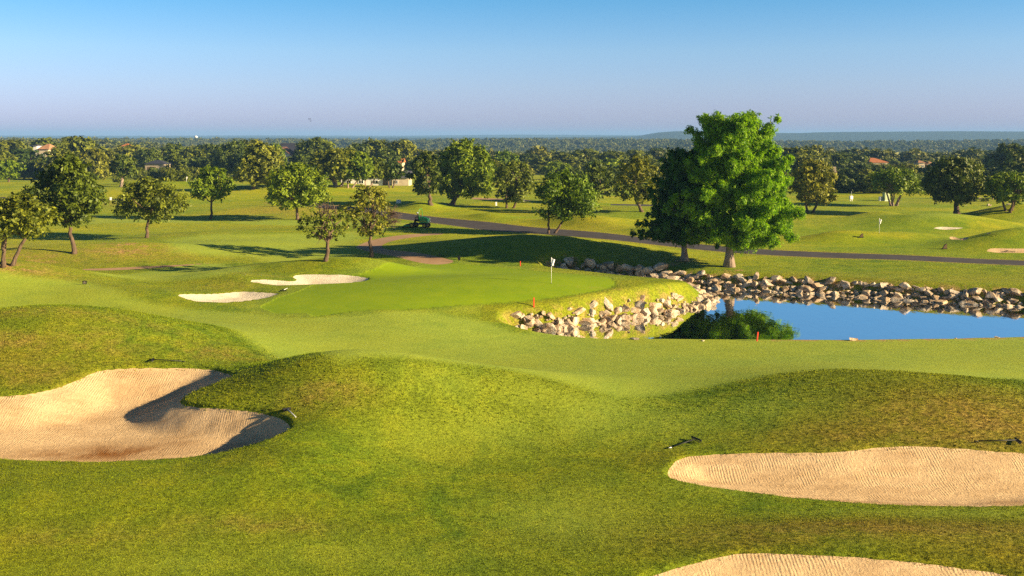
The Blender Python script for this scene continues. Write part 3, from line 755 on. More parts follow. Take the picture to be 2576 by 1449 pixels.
G1 = 'young oaks scattered on the grass'
place_tree(14, 668, (-60, 492, 152, 592), 'multi-stemmed oak at the left edge with dense olive crown', 1, FLAT, lobes=34, lr=.28, tr=.26, stems=3, per=30, size=.16, forks=6, ragged=.35, group=G1)
place_tree(186, 638, (66, 392, 262, 566), 'tall lumpy oak on a slim trunk, second tree from the left', 2, TALL, lobes=46, lr=.30, tr=.22, per=26, size=.18, forks=8, ragged=.4, fill=.3, group=G1)
place_tree(369, 598, (284, 448, 470, 548), 'wide flat-crowned oak on a single trunk behind the bare hill', 3, FLAT, lobes=34, lr=.27, tr=.2, per=24, size=.18, forks=7, ragged=.45, group=G1)
place_tree(531, 551, (474, 420, 594, 500), 'small round green oak with forked thin trunk left of the road', 4, OAK, 'leaf_bright', lobes=26, lr=.30, tr=.19, per=26, size=.2, forks=5, group=G1)
place_tree(747, 553, (656, 414, 834, 518), 'broad leafy green oak standing in front of the road bend', 5, FLAT, 'leaf_bright', lobes=36, lr=.28, tr=.24, per=24, size=.21, forks=7, ragged=.38, group=G1)
place_tree(820, 656, (750, 508, 888, 602), 'leaning dark-trunked oak with grey bare twigs in its crown', 6, FLAT, lobes=30, lr=.25, tr=.19, per=17, size=.15, forks=8, ragged=.5, lean=.25, twigs=80, bare=lambda l: l[2] > 4.2 and abs(l[0] - .1) < .9, group=G1)
place_tree(934, 646, (852, 470, 1004, 592), 'light olive oak whose right side is bare blond twigs', 7, OAK, 'leaf_olive', lobes=34, lr=.27, tr=.2, per=20, size=.155, forks=8, ragged=.5, twigs=150, bare=lambda l: l[0] > 1.9, group=G1)
place_tree(1084, 515, (1020, 384, 1126, 490), 'dark oak left of the pair behind the mower', 8, OAK, 'leaf_dark', lobes=24, lr=.33, tr=.36, per=18, size=.26, forks=5, group='oaks beyond the road')
place_tree(1134, 516, (1092, 352, 1244, 492), 'biggest dark green oak, right of the pair behind the mower', 9, OAK, 'leaf_bright', lobes=44, lr=.30, tr=.45, per=18, size=.27, forks=7, group='oaks beyond the road')
place_tree(1283, 524, (1234, 404, 1352, 506), 'olive oak with dividing trunk beside the pale far path', 10, FLAT, 'leaf_olive', lobes=26, lr=.32, tr=.33, per=18, size=.24, forks=6, stems=2, group='oaks beyond the road')
place_tree(1387, 587, (1330, 432, 1512, 548), 'compact green oak with branching dark trunk at the road edge', 11, FLAT, 'leaf_bright', lobes=36, lr=.29, tr=.24, per=28, size=.17, forks=7, stems=2, ragged=.33, group='oaks beyond the road')
place_tree(1486, 512, (1448, 408, 1556, 498), 'dark oak behind the compact green oak at the road edge', 12, OAK, 'leaf_dark', lobes=24, lr=.33, tr=.3, per=18, size=.24, forks=5, lean=.5, group='oaks beyond the road')
place_tree(1616, 533, (1546, 390, 1664, 502), 'feathery olive oak with slanting trunk left of the dark cypress', 13, OAK, 'leaf_olive', lobes=34, lr=.28, tr=.28, per=20, size=.22, forks=6, lean=-1.0, ragged=.5, droop=.3, group='oaks beyond the road')
place_tree(2038, 535, (1984, 404, 2112, 512), 'round olive oak just right of the big cypress', 16, OAK, 'leaf_olive', lobes=34, lr=.30, tr=.33, per=20, size=.22, forks=6, stems=2, group='oaks right of the big cypress')
place_tree(2247, 518, (2186, 424, 2330, 484), 'umbrella-shaped tree on a fan of pale stems', 17, FLAT, 'leaf_bright', 'bark_pale', lobes=26, lr=.30, tr=.28, per=20, size=.22, forks=6, stems=5, group='oaks right of the big cypress')
place_tree(2408, 538, (2324, 396, 2486, 506), 'big dark oak with thick black trunk at the far right', 18, OAK, 'leaf_dark', lobes=40, lr=.29, tr=.44, per=20, size=.24, forks=6, group='oaks right of the big cypress')
place_tree(2538, 531, (2478, 434, 2610, 508), 'green oak with three splayed stems near the right edge', 19, FLAT, 'leaf_bright', lobes=30, lr=.29, tr=.3, per=20, size=.22, forks=6, stems=3, group='oaks right of the big cypress')
place_tree(306, 470, (272, 388, 346, 444), 'dark crowned tree with pale trunk beside the white garage', 20, OAK, 'leaf_dark', 'bark_pale', lobes=18, lr=.36, tr=.42, per=12, size=.36, forks=4, group='far trees')
place_tree(22, 458, (-12, 402, 62, 446), 'small yellowish tree at the far left edge', 21, OAK, 'leaf_bright', lobes=16, lr=.36, tr=.3, per=12, size=.36, forks=3, group='far trees')
place_tree(637, 476, (590, 362, 716, 462), 'olive oak with bare slim trunk behind the pale mound', 23, OAK, 'leaf_olive', lobes=30, lr=.33, tr=.4, per=14, size=.34, forks=5, group='far trees')
place_tree(590, 450, (536, 358, 650, 432), 'dense dark tree behind the pale mound', 22, OAK, 'leaf_dark', lobes=26, lr=.33, tr=.45, per=12, size=.4, forks=5, group='far trees')
place_tree(848, 468, (770, 378, 930, 446), 'leaning live oak with pale limbs before the long white building', 24, FLAT, 'leaf_oak', 'bark_pale', lobes=30, lr=.3, tr=.5, per=13, size=.36, forks=6, stems=3, group='far trees')
place_tree(880, 473, (850, 384, 958, 448), 'yellow-green live oak before the left of the long white building', 25, OAK, 'leaf_bright', 'bark_pale', lobes=26, lr=.3, tr=.3, per=13, size=.34, forks=5, stems=2, group='far trees')
place_tree(924, 472, (895, 396, 985, 448), 'olive live oak before the middle of the long white building', 26, OAK, 'leaf_oak', 'bark_pale', lobes=24, lr=.3, tr=.28, per=13, size=.34, forks=5, stems=2, group='far trees')
place_tree(984, 473, (950, 408, 1026, 448), 'dark live oak before the right part of the long white building', 27, FLAT, 'leaf_dark', lobes=24, lr=.3, tr=.26, per=14, size=.32, forks=5, stems=2, group='far trees')

# the two cypresses
def cypress(px, py, box, label, seed, m, dark, lobes, per, size, tr, P=CYP, **k):
    p = at(px, py); s = p.y / FPX; g = np.random.default_rng(seed); x0, y0, x1, y1 = box
    ztop = CAMH - (y0 - HY) * s - p.z; zbot = CAMH - (y1 - HY) * s - p.z; hw = (x1 - x0) / 2 * s * 1.13; cx = ((x0 + x1) / 2 - px) * s; h = ztop - zbot
    L = []; nb = lobes // 4; br = []
    for i in range(nb):
        t = (i + g.uniform(.1, .9)) / nb; an = i * 2.39996 + g.uniform(-.5, .5)
        ln = prof(P, t) * hw * g.uniform(.68, 1.08); rise = ln * (0.05 + .75 * t * g.uniform(.6, 1.2)); z1 = zbot + t * h; z0 = max(zbot * .9, z1 - rise)
        tip = None
        for j in range(5):
            f = .22 + .78 * (j + g.uniform(0, .5)) / 4.5; f = min(f, 1.0)
            z = z0 + (z1 - z0) * f - .22 * ln * f * f * (1 - t) * g.uniform(.4, 1.2)
            r = hw * (.175 - .09 * f) * g.uniform(.8, 1.25)
            if j == 4 and t > .8: z += r
            tip = (ln * f * math.cos(an) + cx * (1 - t * .6), ln * f * math.sin(an), min(z, zbot + h - r * .4), r); L.append(tip)
        br.append((z0, tip, t))
    cr = leaf_mesh('crown', g, L, per, size, M[m], droop=.35, flat=0.85, ragged=.5, core=.6, aspect=2.6)
    mb = MB(); top = Vector((cx * .4, 0, zbot + h * .93)); pts = []; rad = []
    for i in range(12):
        t = i / 11; q = Vector((0, 0, -.2)).lerp(top, t) + Vector((g.uniform(-1, 1), g.uniform(-1, 1), 0)) * .08 * (t > .1)
        pts.append(q); rad.append(tr * (1.75 if i == 0 else 1.12 if i == 1 else 1.0) * (1 - .9 * t) + .03)
    mb.tube(pts, rad, 14)
    for z0, l, t in br:
        f = max(0.0, min(1, z0 / top.z)); limb(mb, g, Vector((top.x * f, 0, z0)), Vector(l[:3]), .10 * (1.15 - f), .015, 5, .08, 5)
    # second stem low down
    limb(mb, g, (0.02, -.1, 1.0), (cx + .9, -.3, zbot + h * .28), tr * .55, tr * .2, 5, .08, 8)
    o = empty('cypress_tree', (p.x, p.y, gz(p.x, p.y))); tag(o, label, 'tree', 'cypress trees by the pond')
    mb.build('trunk', M['bark_pale'], o, True); link('crown', cr, o); return o
cypress(1834, 671, (1712, 288, 2008, 598), 'tallest tree, bright green cypress with flared pale trunk above the pond', 40, 'leaf_cypress', 0, 440, 100, .125, .36, P=[(0, .35), (.1, .88), (.25, 1.02), (.4, .97), (.55, .86), (.7, .74), (.85, .66), (.95, .62), (1, .5)])
cypress(1722, 654, (1608, 378, 1812, 596), 'darker cypress standing in the shade left of the tallest one', 41, 'leaf_cypress_shaded', 0, 300, 80, .13, .26, P=[(0, .6), (.08, 1.05), (.2, 1), (.35, .88), (.5, .80), (.7, .68), (.85, .52), (.95, .36), (1, .15)])

# prototypes shared by the background belt
PROTO = {}
for i, (pf, mm_, lb_, lr_) in enumerate([(OAK, 'leaf_oak', 22, .36), (FLAT, 'leaf_oak', 24, .32), (OAK, 'leaf_dark', 22, .36), (TALL, 'leaf_oak', 26, .34), (FLAT, 'leaf_olive', 22, .34), (OAK, 'leaf_olive', 22, .36), (OAK, 'leaf_bright', 22, .34), (TALL, 'leaf_dark', 24, .36), (FLAT, 'leaf_dark', 22, .34), (FLAT, 'leaf_oak', 26, .36), (OAK, 'leaf_dark', 26, .38)]):
    g = np.random.default_rng(100 + i)
    PROTO[i] = tree_parts(g, pf, 4.5, 6.6 if i < 9 else 7.5, 1.2 if i < 9 else .15, lb_, lr_, M[mm_], M['bark'], 9, .5, .32, forks=5, stems=1 + (i % 3 == 1), ragged=.35)
BELT = []   # x centre, top row, width in the frame, distance, prototype
for a in [(30, 352, 110, 400, 0), (112, 350, 120, 420, 3), (195, 343, 130, 340, 4), (235, 372, 100, 300, 5), (150, 372, 110, 310, 3), (60, 374, 120, 360, 2), (0, 380, 90, 330, 0), (95, 400, 90, 320, 2), (150, 410, 80, 300, 5), (262, 374, 110, 350, 5), (330, 364, 110, 400, 4),
          (372, 374, 90, 380, 0), (436, 362, 100, 400, 3), (438, 386, 76, 330, 5), (490, 374, 90, 400, 0), (520, 362, 100, 420, 2), (575, 370, 110, 360, 8), (640, 351, 120, 340, 5), (694, 360, 60, 345, 6), (60, 418, 90, 315, 5), (245, 400, 70, 310, 5), (500, 395, 80, 350, 2), (545, 395, 80, 330, 7),
          (690, 392, 90, 300, 5), (665, 400, 80, 290, 0), (795, 346, 120, 360, 4), (765, 388, 110, 310, 2), (820, 372, 100, 320, 0), (900, 360, 84, 380, 2), (945, 351, 96, 390, 0), (1012, 352, 100, 370, 4), (975, 372, 80, 330, 8), (870, 372, 90, 340, 5), (740, 420, 70, 275, 2), (710, 430, 60, 270, 5),
          (1045, 402, 60, 330, 2), (1190, 384, 90, 300, 0), (1270, 378, 80, 340, 6), (1240, 400, 60, 300, 5), (1330, 386, 90, 440, 2), (1310, 405, 80, 330, 5), (1365, 392, 90, 400, 0), (1420, 385, 90, 400, 5), (1475, 374, 110, 420, 4), (1545, 380, 90, 400, 0), (1400, 405, 80, 310, 6), (1530, 398, 100, 330, 6), (1600, 376, 90, 430, 5), (1655, 372, 80, 460, 2), (1640, 400, 80, 320, 0),
          (1700, 395, 80, 330, 2), (2000, 368, 110, 300, 5), (2050, 365, 90, 340, 4), (2020, 392, 90, 260, 5), (2100, 384, 90, 360, 0), (2150, 386, 90, 390, 2), (2215, 412, 90, 310, 0), (2165, 412, 80, 300, 2), (2275, 410, 90, 320, 4), (2325, 420, 80, 300, 8), (2200, 432, 70, 270, 2), (2375, 405, 90, 300, 2), (2440, 398, 90, 320, 5),
          (2545, 360, 120, 290, 2), (2570, 372, 100, 240, 4), (2520, 380, 90, 300, 7), (2500, 420, 80, 270, 8), (2620, 365, 120, 260, 5), (2240, 398, 90, 420, 5), (2320, 402, 90, 430, 0), (2400, 390, 100, 450, 4), (2480, 392, 90, 430, 0), (2100, 430, 70, 290, 8), (2350, 438, 70, 265, 2), (2295, 445, 60, 255, 5), (2130, 455, 60, 262, 8), (2180, 455, 60, 258, 5),
          (1090, 395, 70, 350, 5), (-60, 360, 120, 380, 2), (-50, 400, 110, 320, 5), (1150, 400, 80, 320, 2), (2680, 380, 120, 300, 0), (430, 424, 44, 296, 5), (458, 428, 44, 292, 5), (478, 424, 40, 290, 0), (500, 430, 36, 288, 5), (352, 437, 44, 300, 9), (384, 436, 46, 303, 10), (412, 436, 40, 300, 9), (2058, 440, 56, 228, 9), (2120, 464, 60, 216, 10), (2168, 446, 60, 220, 10), (2196, 450, 70, 213, 9), (2252, 446, 80, 226, 9), (2300, 434, 90, 223, 10), (2345, 428, 90, 226, 9), (2385, 442, 76, 222, 10), (2440, 428, 90, 226, 9), (2490, 430, 80, 222, 10), (2545, 405, 100, 217, 10), (2610, 400, 110, 215, 9), (2000, 432, 80, 240, 10), (2034, 426, 84, 246, 9), (1965, 440, 80, 235, 9), (1440, 440, 80, 262, 9), (1530, 436, 90, 270, 10), (1590, 444, 70, 262, 9), (1680, 436, 90, 255, 10), (1215, 436, 60, 268, 9), (2690, 420, 110, 215, 10)]: BELT.append(a)
for i in range(70):
    x = rnd.uniform(-150, 2750); BELT.append((x, None, None, rnd.uniform(430, 520), rnd.choice([0, 1, 2, 3, 4, 5, 8])))
marks = [(95, 'the orange-roofed house'), (306, 'the tree beside the white garage'), (390, 'the white garage'), (531, 'the small round oak'), (637, 'the slim-trunked olive oak'), (725, 'the white gable'), (930, 'the long white building'), (1010, 'the slate-roofed cottage'),
         (1137, 'the biggest dark oak'), (1283, 'the olive oak by the far path'), (1387, 'the compact oak at the road'), (1616, 'the feathery olive oak'), (1835, 'the tallest cypress'), (2038, 'the round olive oak'), (2120, 'the brown pitched roof'), (2211, 'the terracotta roof'), (2247, 'the pale-stemmed tree'), (2408, 'the thick-trunked oak'), (2540, 'the three-stemmed oak')]
tone = {0: 'mid green', 1: 'mid green', 2: 'dark green', 3: 'tall mid green', 4: 'brownish olive', 5: 'olive', 6: 'bright green', 7: 'tall dark green', 8: 'low dark green', 9: 'bushy mid green', 10: 'bushy dark green'}
seen = {}; todo = []
for i, (x, top, wd, Yd, k) in enumerate(BELT):
    X = (x - 1288) / FPX * Yd; z0 = gz(X, Yd)
    if top is None: H_ = rnd.uniform(8, 11.5); W_ = rnd.uniform(8, 13)
    else: H_ = CAMH - (top - HY) / FPX * Yd - z0; W_ = wd / FPX * Yd
    row = 'nearest' if Yd < 250 else 'front' if Yd < 325 else 'middle' if Yd < 385 else 'rear'
    mk = min(marks, key=lambda q: abs(q[0] - x)); rel = 'left of' if x < mk[0] - 12 else 'right of' if x > mk[0] + 12 else 'behind'
    o = empty('oak_tree', (X, Yd, z0 - .1), rnd.uniform(0, 6.28)); sxy = W_ / 9.0 * 1.02; o.scale = (sxy, sxy, max(.5, H_ / 7.9))
    cr, tk = PROTO[k]; link('trunk', tk, o); link('crown', cr, o)
    key = f"{tone[k]} tree in {row} row {rel} {mk[1]}"
    todo.append((key, x, o))
ORD = ['first', 'second', 'third', 'fourth', 'fifth', 'sixth', 'seventh', 'eighth', 'ninth', 'tenth']
def uniq(todo, cat, group):
    by = {}
    for k, x, o in todo: by.setdefault(k, []).append((x, o))
    for k, v in by.items():
        v.sort(key=lambda q: q[0])
        for i, (x, o) in enumerate(v):
            lab = k if len(v) == 1 else (ORD[i] if i < 10 else str(i + 1) + 'th') + ' ' + k
            tag(o, lab, cat, group)
uniq(todo, 'tree', 'trees in the belt behind the fairways')

# ---- the far wood: one mass, trees scattered over the low country
def far_wood():
    g = np.random.default_rng(5); P = []; S = []
    Yv = 440.0
    while Yv < 2350:
        sp = 9.5 if Yv < 800 else 11 if Yv < 1400 else 13
        xs = np.arange(-.66 * Yv, .66 * Yv, sp); xs = xs + g.uniform(-.45, .45, len(xs)) * sp; ys = Yv + g.uniform(-.5, .5, len(xs)) * sp
        keep = g.uniform(size=len(xs)) < .93; P.append(np.stack([xs[keep], ys[keep]], 1)); S.append(g.choice([.7, .85, 1.0, 1.2, 1.45], keep.sum()) * g.uniform(.9, 1.1, keep.sum()) * (sp * .5 + 4.5) / 9.6)
        Yv += sp * .9
    P = np.concatenate(P); S = np.concatenate(S)
    z = height(P[:, 0], P[:, 1]); V_ = np.column_stack([P, z])
    me = mesh_np('distant_wood', V_, tris=[(0, 1, 2)], mats=[M['leaf_far']]); 
    a = me.attributes.new('size', 'FLOAT', 'POINT'); a.data.foreach_set('value', S.astype(np.float32))
    a = me.attributes.new('pick', 'INT', 'POINT'); a.data.foreach_set('value', g.integers(0, 5, len(S)).astype(np.int32))
    a = me.attributes.new('turn', 'FLOAT', 'POINT'); a.data.foreach_set('value', g.uniform(0, 6.28, len(S)).astype(np.float32))
    o = link('distant_wood', me); tag(o, 'hazy green wood covering the low country out to the ridges', kind='stuff')
    ng = bpy.data.node_groups.new('wood', 'GeometryNodeTree')
    ng.interface.new_socket('Geometry', in_out='INPUT', socket_type='NodeSocketGeometry'); ng.interface.new_socket('Geometry', in_out='OUTPUT', socket_type='NodeSocketGeometry')
    N = ng.nodes; L_ = ng.links; gi = N.new('NodeGroupInput'); go = N.new('NodeGroupOutput')
    m2p = N.new('GeometryNodeMeshToPoints'); L_.new(gi.outputs[0], m2p.inputs[0])
    iop = N.new('GeometryNodeInstanceOnPoints'); L_.new(m2p.outputs[0], iop.inputs['Points']); iop.inputs['Pick Instance'].default_value = True
    jn = N.new('GeometryNodeJoinGeometry')
    for i in range(5):
        gg = np.random.default_rng(300 + i); Lb = crown_lobes(gg, [OAK, FLAT, OAK, TALL, FLAT][i], 4.7, 6.5, 12, .42, .2); Lb = [(x, y, zz + 1.0, r) for x, y, zz, r in Lb]
        lm = leaf_mesh('far_crown', gg, Lb, 1.6, 1.15, M['leaf_far'], core=.8)
        src = bpy.data.objects.new('far_crown', lm)     # never linked: only a source for the wood
        oi = N.new('GeometryNodeObjectInfo'); oi.inputs['Object'].default_value = src; oi.inputs['As Instance'].default_value = True
        L_.new(oi.outputs['Geometry'], jn.inputs[0])
    L_.new(jn.outputs[0], iop.inputs['Instance'])
    def na(nm, ty):
        n = N.new('GeometryNodeInputNamedAttribute'); n.data_type = ty; n.inputs[0].default_value = nm; return n.outputs[0]
    L_.new(na('pick', 'INT'), iop.inputs['Instance Index']); L_.new(na('size', 'FLOAT'), iop.inputs['Scale'])
    cx = N.new('ShaderNodeCombineXYZ'); L_.new(na('turn', 'FLOAT'), cx.inputs[2])
    e2r = N.new('FunctionNodeEulerToRotation'); L_.new(cx.outputs[0], e2r.inputs[0]); L_.new(e2r.outputs[0], iop.inputs['Rotation'])
    L_.new(iop.outputs[0], go.inputs[0])
    md = o.modifiers.new('wood', 'NODES'); md.node_group = ng
far_wood()
# ------------------------------------------------------------------ rocks
import bmesh
def rock_proto(i):
    g = np.random.default_rng(500 + i); bm = bmesh.new(); bmesh.ops.create_icosphere(bm, subdivisions=4, radius=1.0)
    V_ = np.array([v.co[:] for v in bm.verts])
    for k in range(g.integers(12, 20)):
        d = g.normal(size=3); d /= np.linalg.norm(d); h = g.uniform(.38, .80); q = V_ @ d; m = q > h; V_[m] -= np.outer(q[m] - h, d) * .98
    f = np.zeros(len(V_))
    for k in range(10):
        d = g.normal(size=3) * g.uniform(1.5, 6); f += np.sin(V_ @ d + g.uniform(0, 6)) / (3 + np.linalg.norm(d))
    V_ *= (1 + .07 * f)[:, None]
    V_ *= np.array([1.0, g.uniform(.6, .95), g.uniform(.55, .95)]); V_ /= np.abs(V_[:, 0]).max() * 2
    F = [[v.index for v in f_.verts] for f_ in bm.faces]; bm.free()
    return mesh_np('boulder', V_, tris=F, mats=[M['rock']])
ROCKS = [rock_proto(i) for i in range(14)]
WORDN = ORD + ['eleventh', 'twelfth', 'thirteenth', 'fourteenth', 'fifteenth', 'sixteenth', 'seventeenth', 'eighteenth', 'nineteenth', 'twentieth']
def walk(pts, step_fn):
    P = np.array(pts); seg = np.linalg.norm(np.diff(P, axis=0), axis=1); cum = np.concatenate([[0], np.cumsum(seg)]); s = 0
    while s < cum[-1]:
        i = min(np.searchsorted(cum, s, side='right') - 1, len(seg) - 1); t = (s - cum[i]) / seg[i]
        p = P[i] * (1 - t) + P[i + 1] * t; d = (P[i + 1] - P[i]) / seg[i]; st = step_fn(); yield p, d, st; s += st
def place_rock(x, y, z, size, flat=1.0, k=None):
    k = rnd.randrange(14) if k is None else k
    o = link('boulder', ROCKS[k]); o.location = (x, y, z); o.rotation_euler = (rnd.gauss(0, .28), rnd.gauss(0, .28), rnd.uniform(0, 6.28))
    o.scale = (size * rnd.uniform(.9, 1.25), size * rnd.uniform(.85, 1.1), size * flat * rnd.uniform(.85, 1.2)); return o
def scr(o): return 1288 + FPX * o.location.x / o.location.y
def rock_bank(pts, side, tiers, segs, place, group):
    sc_ = 1.26 if place == 'far' else 1.18
    todo = []
    for (off, dz, s0, s1, word, gap) in tiers:
        for p, d, st in walk(pts, lambda: rnd.uniform(s0, s1) * gap):
            n = np.array([-d[1], d[0]]) * side; q = p + n * (off + rnd.uniform(-.25, .3))
            size = st / gap; big = word == 'top' and rnd.random() < .16
            if big: size *= 1.2
            z = max(gz(q[0], q[1]), WATER_Z - .35) + dz + size * .16
            if place == 'far' and q[0] < 15: z += .22; size *= 1.22
            o = place_rock(q[0], q[1], z, size * sc_, .55 if big else .78)
            x = scr(o); sg = next((w_ for lim, w_ in segs if x < lim), segs[-1][1])
            lk = 'broad flat' if big else 'large' if size > (s0 + s1) * .56 else 'small' if size < (s0 + s1) * .43 else 'pale'
            todo.append((f"{lk} boulder in the {word} row {sg}", x, o))
    by = {}
    for k, x, o in todo: by.setdefault(k, []).append((x, o))
    for k, v in by.items():
        v.sort(key=lambda q: q[0])
        for i, (x, o) in enumerate(v): tag(o, k if len(v) == 1 else (WORDN[i] if i < 20 else f'{i+1}th') + ' ' + k, 'boulder', group)
far_line = [px2xy(a, b, WATER_Z) for a, b in [(1405, 699), (1500, 704), (1600, 711), (1740, 722), (1900, 732), (2100, 743), (2300, 757), (2576, 773), (2680, 780)]]
rock_bank(far_line, 1, [(.10, -.08, .42, 1.0, 'waterline', .80), (.75, -.05, .38, 1.0, 'middle', .82), (1.4, -.03, .40, 1.05, 'top', .84)],
          [(1650, 'behind the putting green'), (1780, 'below the dark cypress'), (1930, 'below the tallest cypress'), (2150, 'right of the tallest cypress trunk'), (2380, 'of the far bank beside open water'), (9999, 'of the far bank by the right edge')], 'far', 'boulders lining the far bank of the pond')
near_line = [px2xy(a, b, WATER_Z) for a, b in [(1300, 833), (1400, 829), (1500, 816), (1600, 800), (1700, 785), (1785, 768), (1797, 752), (1768, 741)]]
rock_bank(near_line, 1, [(.12, .0, .5, 1.15, 'lower', .60), (.62, -.22, .45, 1.1, 'upper', .60)],
          [(1420, 'of the near bank by the fairway'), (1560, 'of the near bank below the flag'), (1700, 'midway along the near bank'), (9999, 'at the tip of the green peninsula')], 'near', 'boulders lining the bank under the putting green')
def rubble():
    g = np.random.default_rng(9); Vs = []; Fs = []; off = 0
    src = []
    for me in ROCKS[:6]:
        bm = bmesh.new(); bm.from_mesh(me); bmesh.ops.dissolve_limit(bm, angle_limit=.35, verts=bm.verts, edges=bm.edges); bmesh.ops.triangulate(bm, faces=bm.faces)
        src.append((np.array([v.co[:] for v in bm.verts]), np.array([[v.index for v in f.verts] for f in bm.faces]))); bm.free()
    for line, n, wmax in ((far_line, 560, 1.7), (near_line, 220, .7)):
        P = np.array(line); seg = np.linalg.norm(np.diff(P, axis=0), axis=1); cum = np.concatenate([[0], np.cumsum(seg)])
        for _ in range(n):
            q = g.uniform(0, cum[-1]); i = min(np.searchsorted(cum, q, side='right') - 1, len(seg) - 1); t = (q - cum[i]) / seg[i]; p = P[i] * (1 - t) + P[i + 1] * t; d = (P[i + 1] - P[i]) / seg[i]
            p = p + np.array([-d[1], d[0]]) * g.uniform(-.15, 1) * wmax; z = max(gz(p[0], p[1]), WATER_Z - .1) + .03; v, f = src[g.integers(0, 6)]
            a = g.uniform(0, 6.28); c, s_ = math.cos(a), math.sin(a); w_ = v * g.uniform(.16, .42) * np.array([1, 1, .9]); w_ = np.stack([w_[:, 0] * c - w_[:, 1] * s_, w_[:, 0] * s_ + w_[:, 1] * c, w_[:, 2]], 1) + np.array([p[0], p[1], z])
            Vs.append(w_); Fs.append(f + off); off += len(w_)
    tag(link('rubble', mesh_np('rubble', np.concatenate(Vs), tris=np.concatenate(Fs), mats=[M['rock']])), 'small broken stones filling the gaps between the bank boulders', 'rubble', kind='stuff')
rubble()
for px, py, s, lab in [(1600, 849, .75, 'lone grey boulder poking up from the pond edge, left of the red stake'), (1770, 853, .45, 'low flat stone at the pond edge just left of the red stake'), (2147, 851, .95, 'long flat pale stone at the fairway edge of the pond'),
                       (2407, 845, .3, 'small dark stone on the fairway edge of the pond'), (2511, 843, .45, 'grey stone at the pond edge near the right side'), (2562, 840, .8, 'broad stone at the pond edge against the right side')]:
    p = at(px, py + 6); o = place_rock(p.x, p.y + .2, gz(p.x, p.y + .2) - .02 + s * .08, s * .8, .45); o.rotation_euler = (.05, -.05, rnd.uniform(0, 3)); tag(o, lab, 'boulder', 'stones along the fairway edge of the pond')

# ------------------------------------------------------------------ golf furniture
M['white'] = mat('white_paint', (0.80, 0.78, 0.74), .5); M['red'] = mat('red_paint', (0.75, 0.05, 0.015), .5); M['black'] = mat('black_paint', (0.012, 0.012, 0.014), .5)
M['flag'] = mat('flag_cloth', (0.82, 0.80, 0.80), .8); M['cup_shade'] = mat('hole_shadow', (0.02, 0.02, 0.015), .9); M['grey'] = mat('grey_metal', (0.45, 0.47, 0.48), .5, .2)
M['cream'] = mat('cream_letters', (0.80, 0.68, 0.45), .6); M['boxgreen'] = mat('pale_green_enamel', (0.36, 0.42, 0.22), .6); M['blackrubber'] = mat('black_rubber', (0.015, 0.014, 0.013), .8)
M['deckgreen'] = mat('green_enamel', (0.012, 0.28, 0.05), .3, spec=.5); M['yellow'] = mat('yellow_enamel', (0.72, 0.40, 0.02), .4, spec=.5); M['cloth'] = mat('dark_work_clothes', (0.022, 0.018, 0.018), .9)
M['skin'] = mat('skin', (0.42, 0.22, 0.14), .6); M['cap'] = mat('pale_blue_cap', (0.45, 0.60, 0.72), .8); M['wood'] = mat('weathered_wood', (0.16, 0.10, 0.05), .9); M['seat'] = mat('black_seat', (0.02, 0.02, 0.02), .6)

def flagstick(px, pyb, pyt, lab, d=1):
    p = at(px, pyb); h = (pyb - pyt) / FPX * p.y
    o = empty('flagstick', (p.x, p.y, gz(p.x, p.y))); tag(o, lab, 'golf flag', 'white flags on the greens')
    r = max(.016, .0002 * p.y)
    MB().tube([(0, 0, -.05), (0, 0, h)], r, 8).build('pole', M['white'], o, True)
    n = 7; vs = []; fs = []
    for i in range(n):                              # limp flag hanging close to the pole
        t = i / (n - 1)
        for j in range(5):
            u = j / 4; x = .02 + .25 * u * (1 - .55 * t) ; z = h - .02 - .52 * t - .20 * u - .05 * math.sin(u * 5)
            vs.append((d * x, .05 * math.sin(u * 6 + t * 3), z))
    for i in range(n - 1):
        for j in range(4): a = i * 5 + j; fs.append((a, a + 1, a + 6, a + 5))
    f = MB().add(vs, fs).build('flag', M['flag'], o, True); sm = f.modifiers.new('thick', 'SOLIDIFY'); sm.thickness = .006
    MB().tube([(0, 0, .004), (0, 0, .012)], .055, 14).build('hole_shade', M['cup_shade'], o)  # flat dark disc painted as the shade inside the hole
flagstick(1387, 713, 647, 'white flag on the near putting green above the rocks')
flagstick(2212, 587, 549, 'white flag beyond the road on the right, left of the thick-trunked oak')
flagstick(469, 457, 443, 'tiny far white flag beside the round shrub near the garage')

def stake(px, pyb, pyt, lab, m='red', tilt=0, r=.035, name='hazard_stake', cat='stake', grp='red hazard stakes'):
    p = at(px, pyb); h = (pyb - pyt) / FPX * p.y; o = empty(name, (p.x, p.y, gz(p.x, p.y) - .02)); tag(o, lab, cat, grp); o.rotation_euler = (0, tilt, .3)
    MB().box((0, 0, h / 2 - .03), (r * 2, r * 2, h + .06), bev=.008).build('post', M[m], o)
    MB().add([(-r, -r, h), (r, -r, h), (r, r, h), (-r, r, h), (0, 0, h + r * .9)], [(0, 1, 4), (1, 2, 4), (2, 3, 4), (3, 0, 4)]).build('pointed_top', M[m], o)
stake(1309, 669, 657, 'short red stake behind the green, left of the near flag')
stake(1343, 771, 748, 'red stake on the slope below the near flag')
stake(1904, 858, 835, 'red stake at the pond edge in front of the tree reflection', tilt=.12)
stake(1105, 641, 632, 'thin black stake at the edge of the dark hill', 'black', r=.02, grp='thin dark stakes')
stake(1149, 586, 580, 'thin dark stake on the lit slope right of the mower', 'wood', r=.02, grp='thin dark stakes')

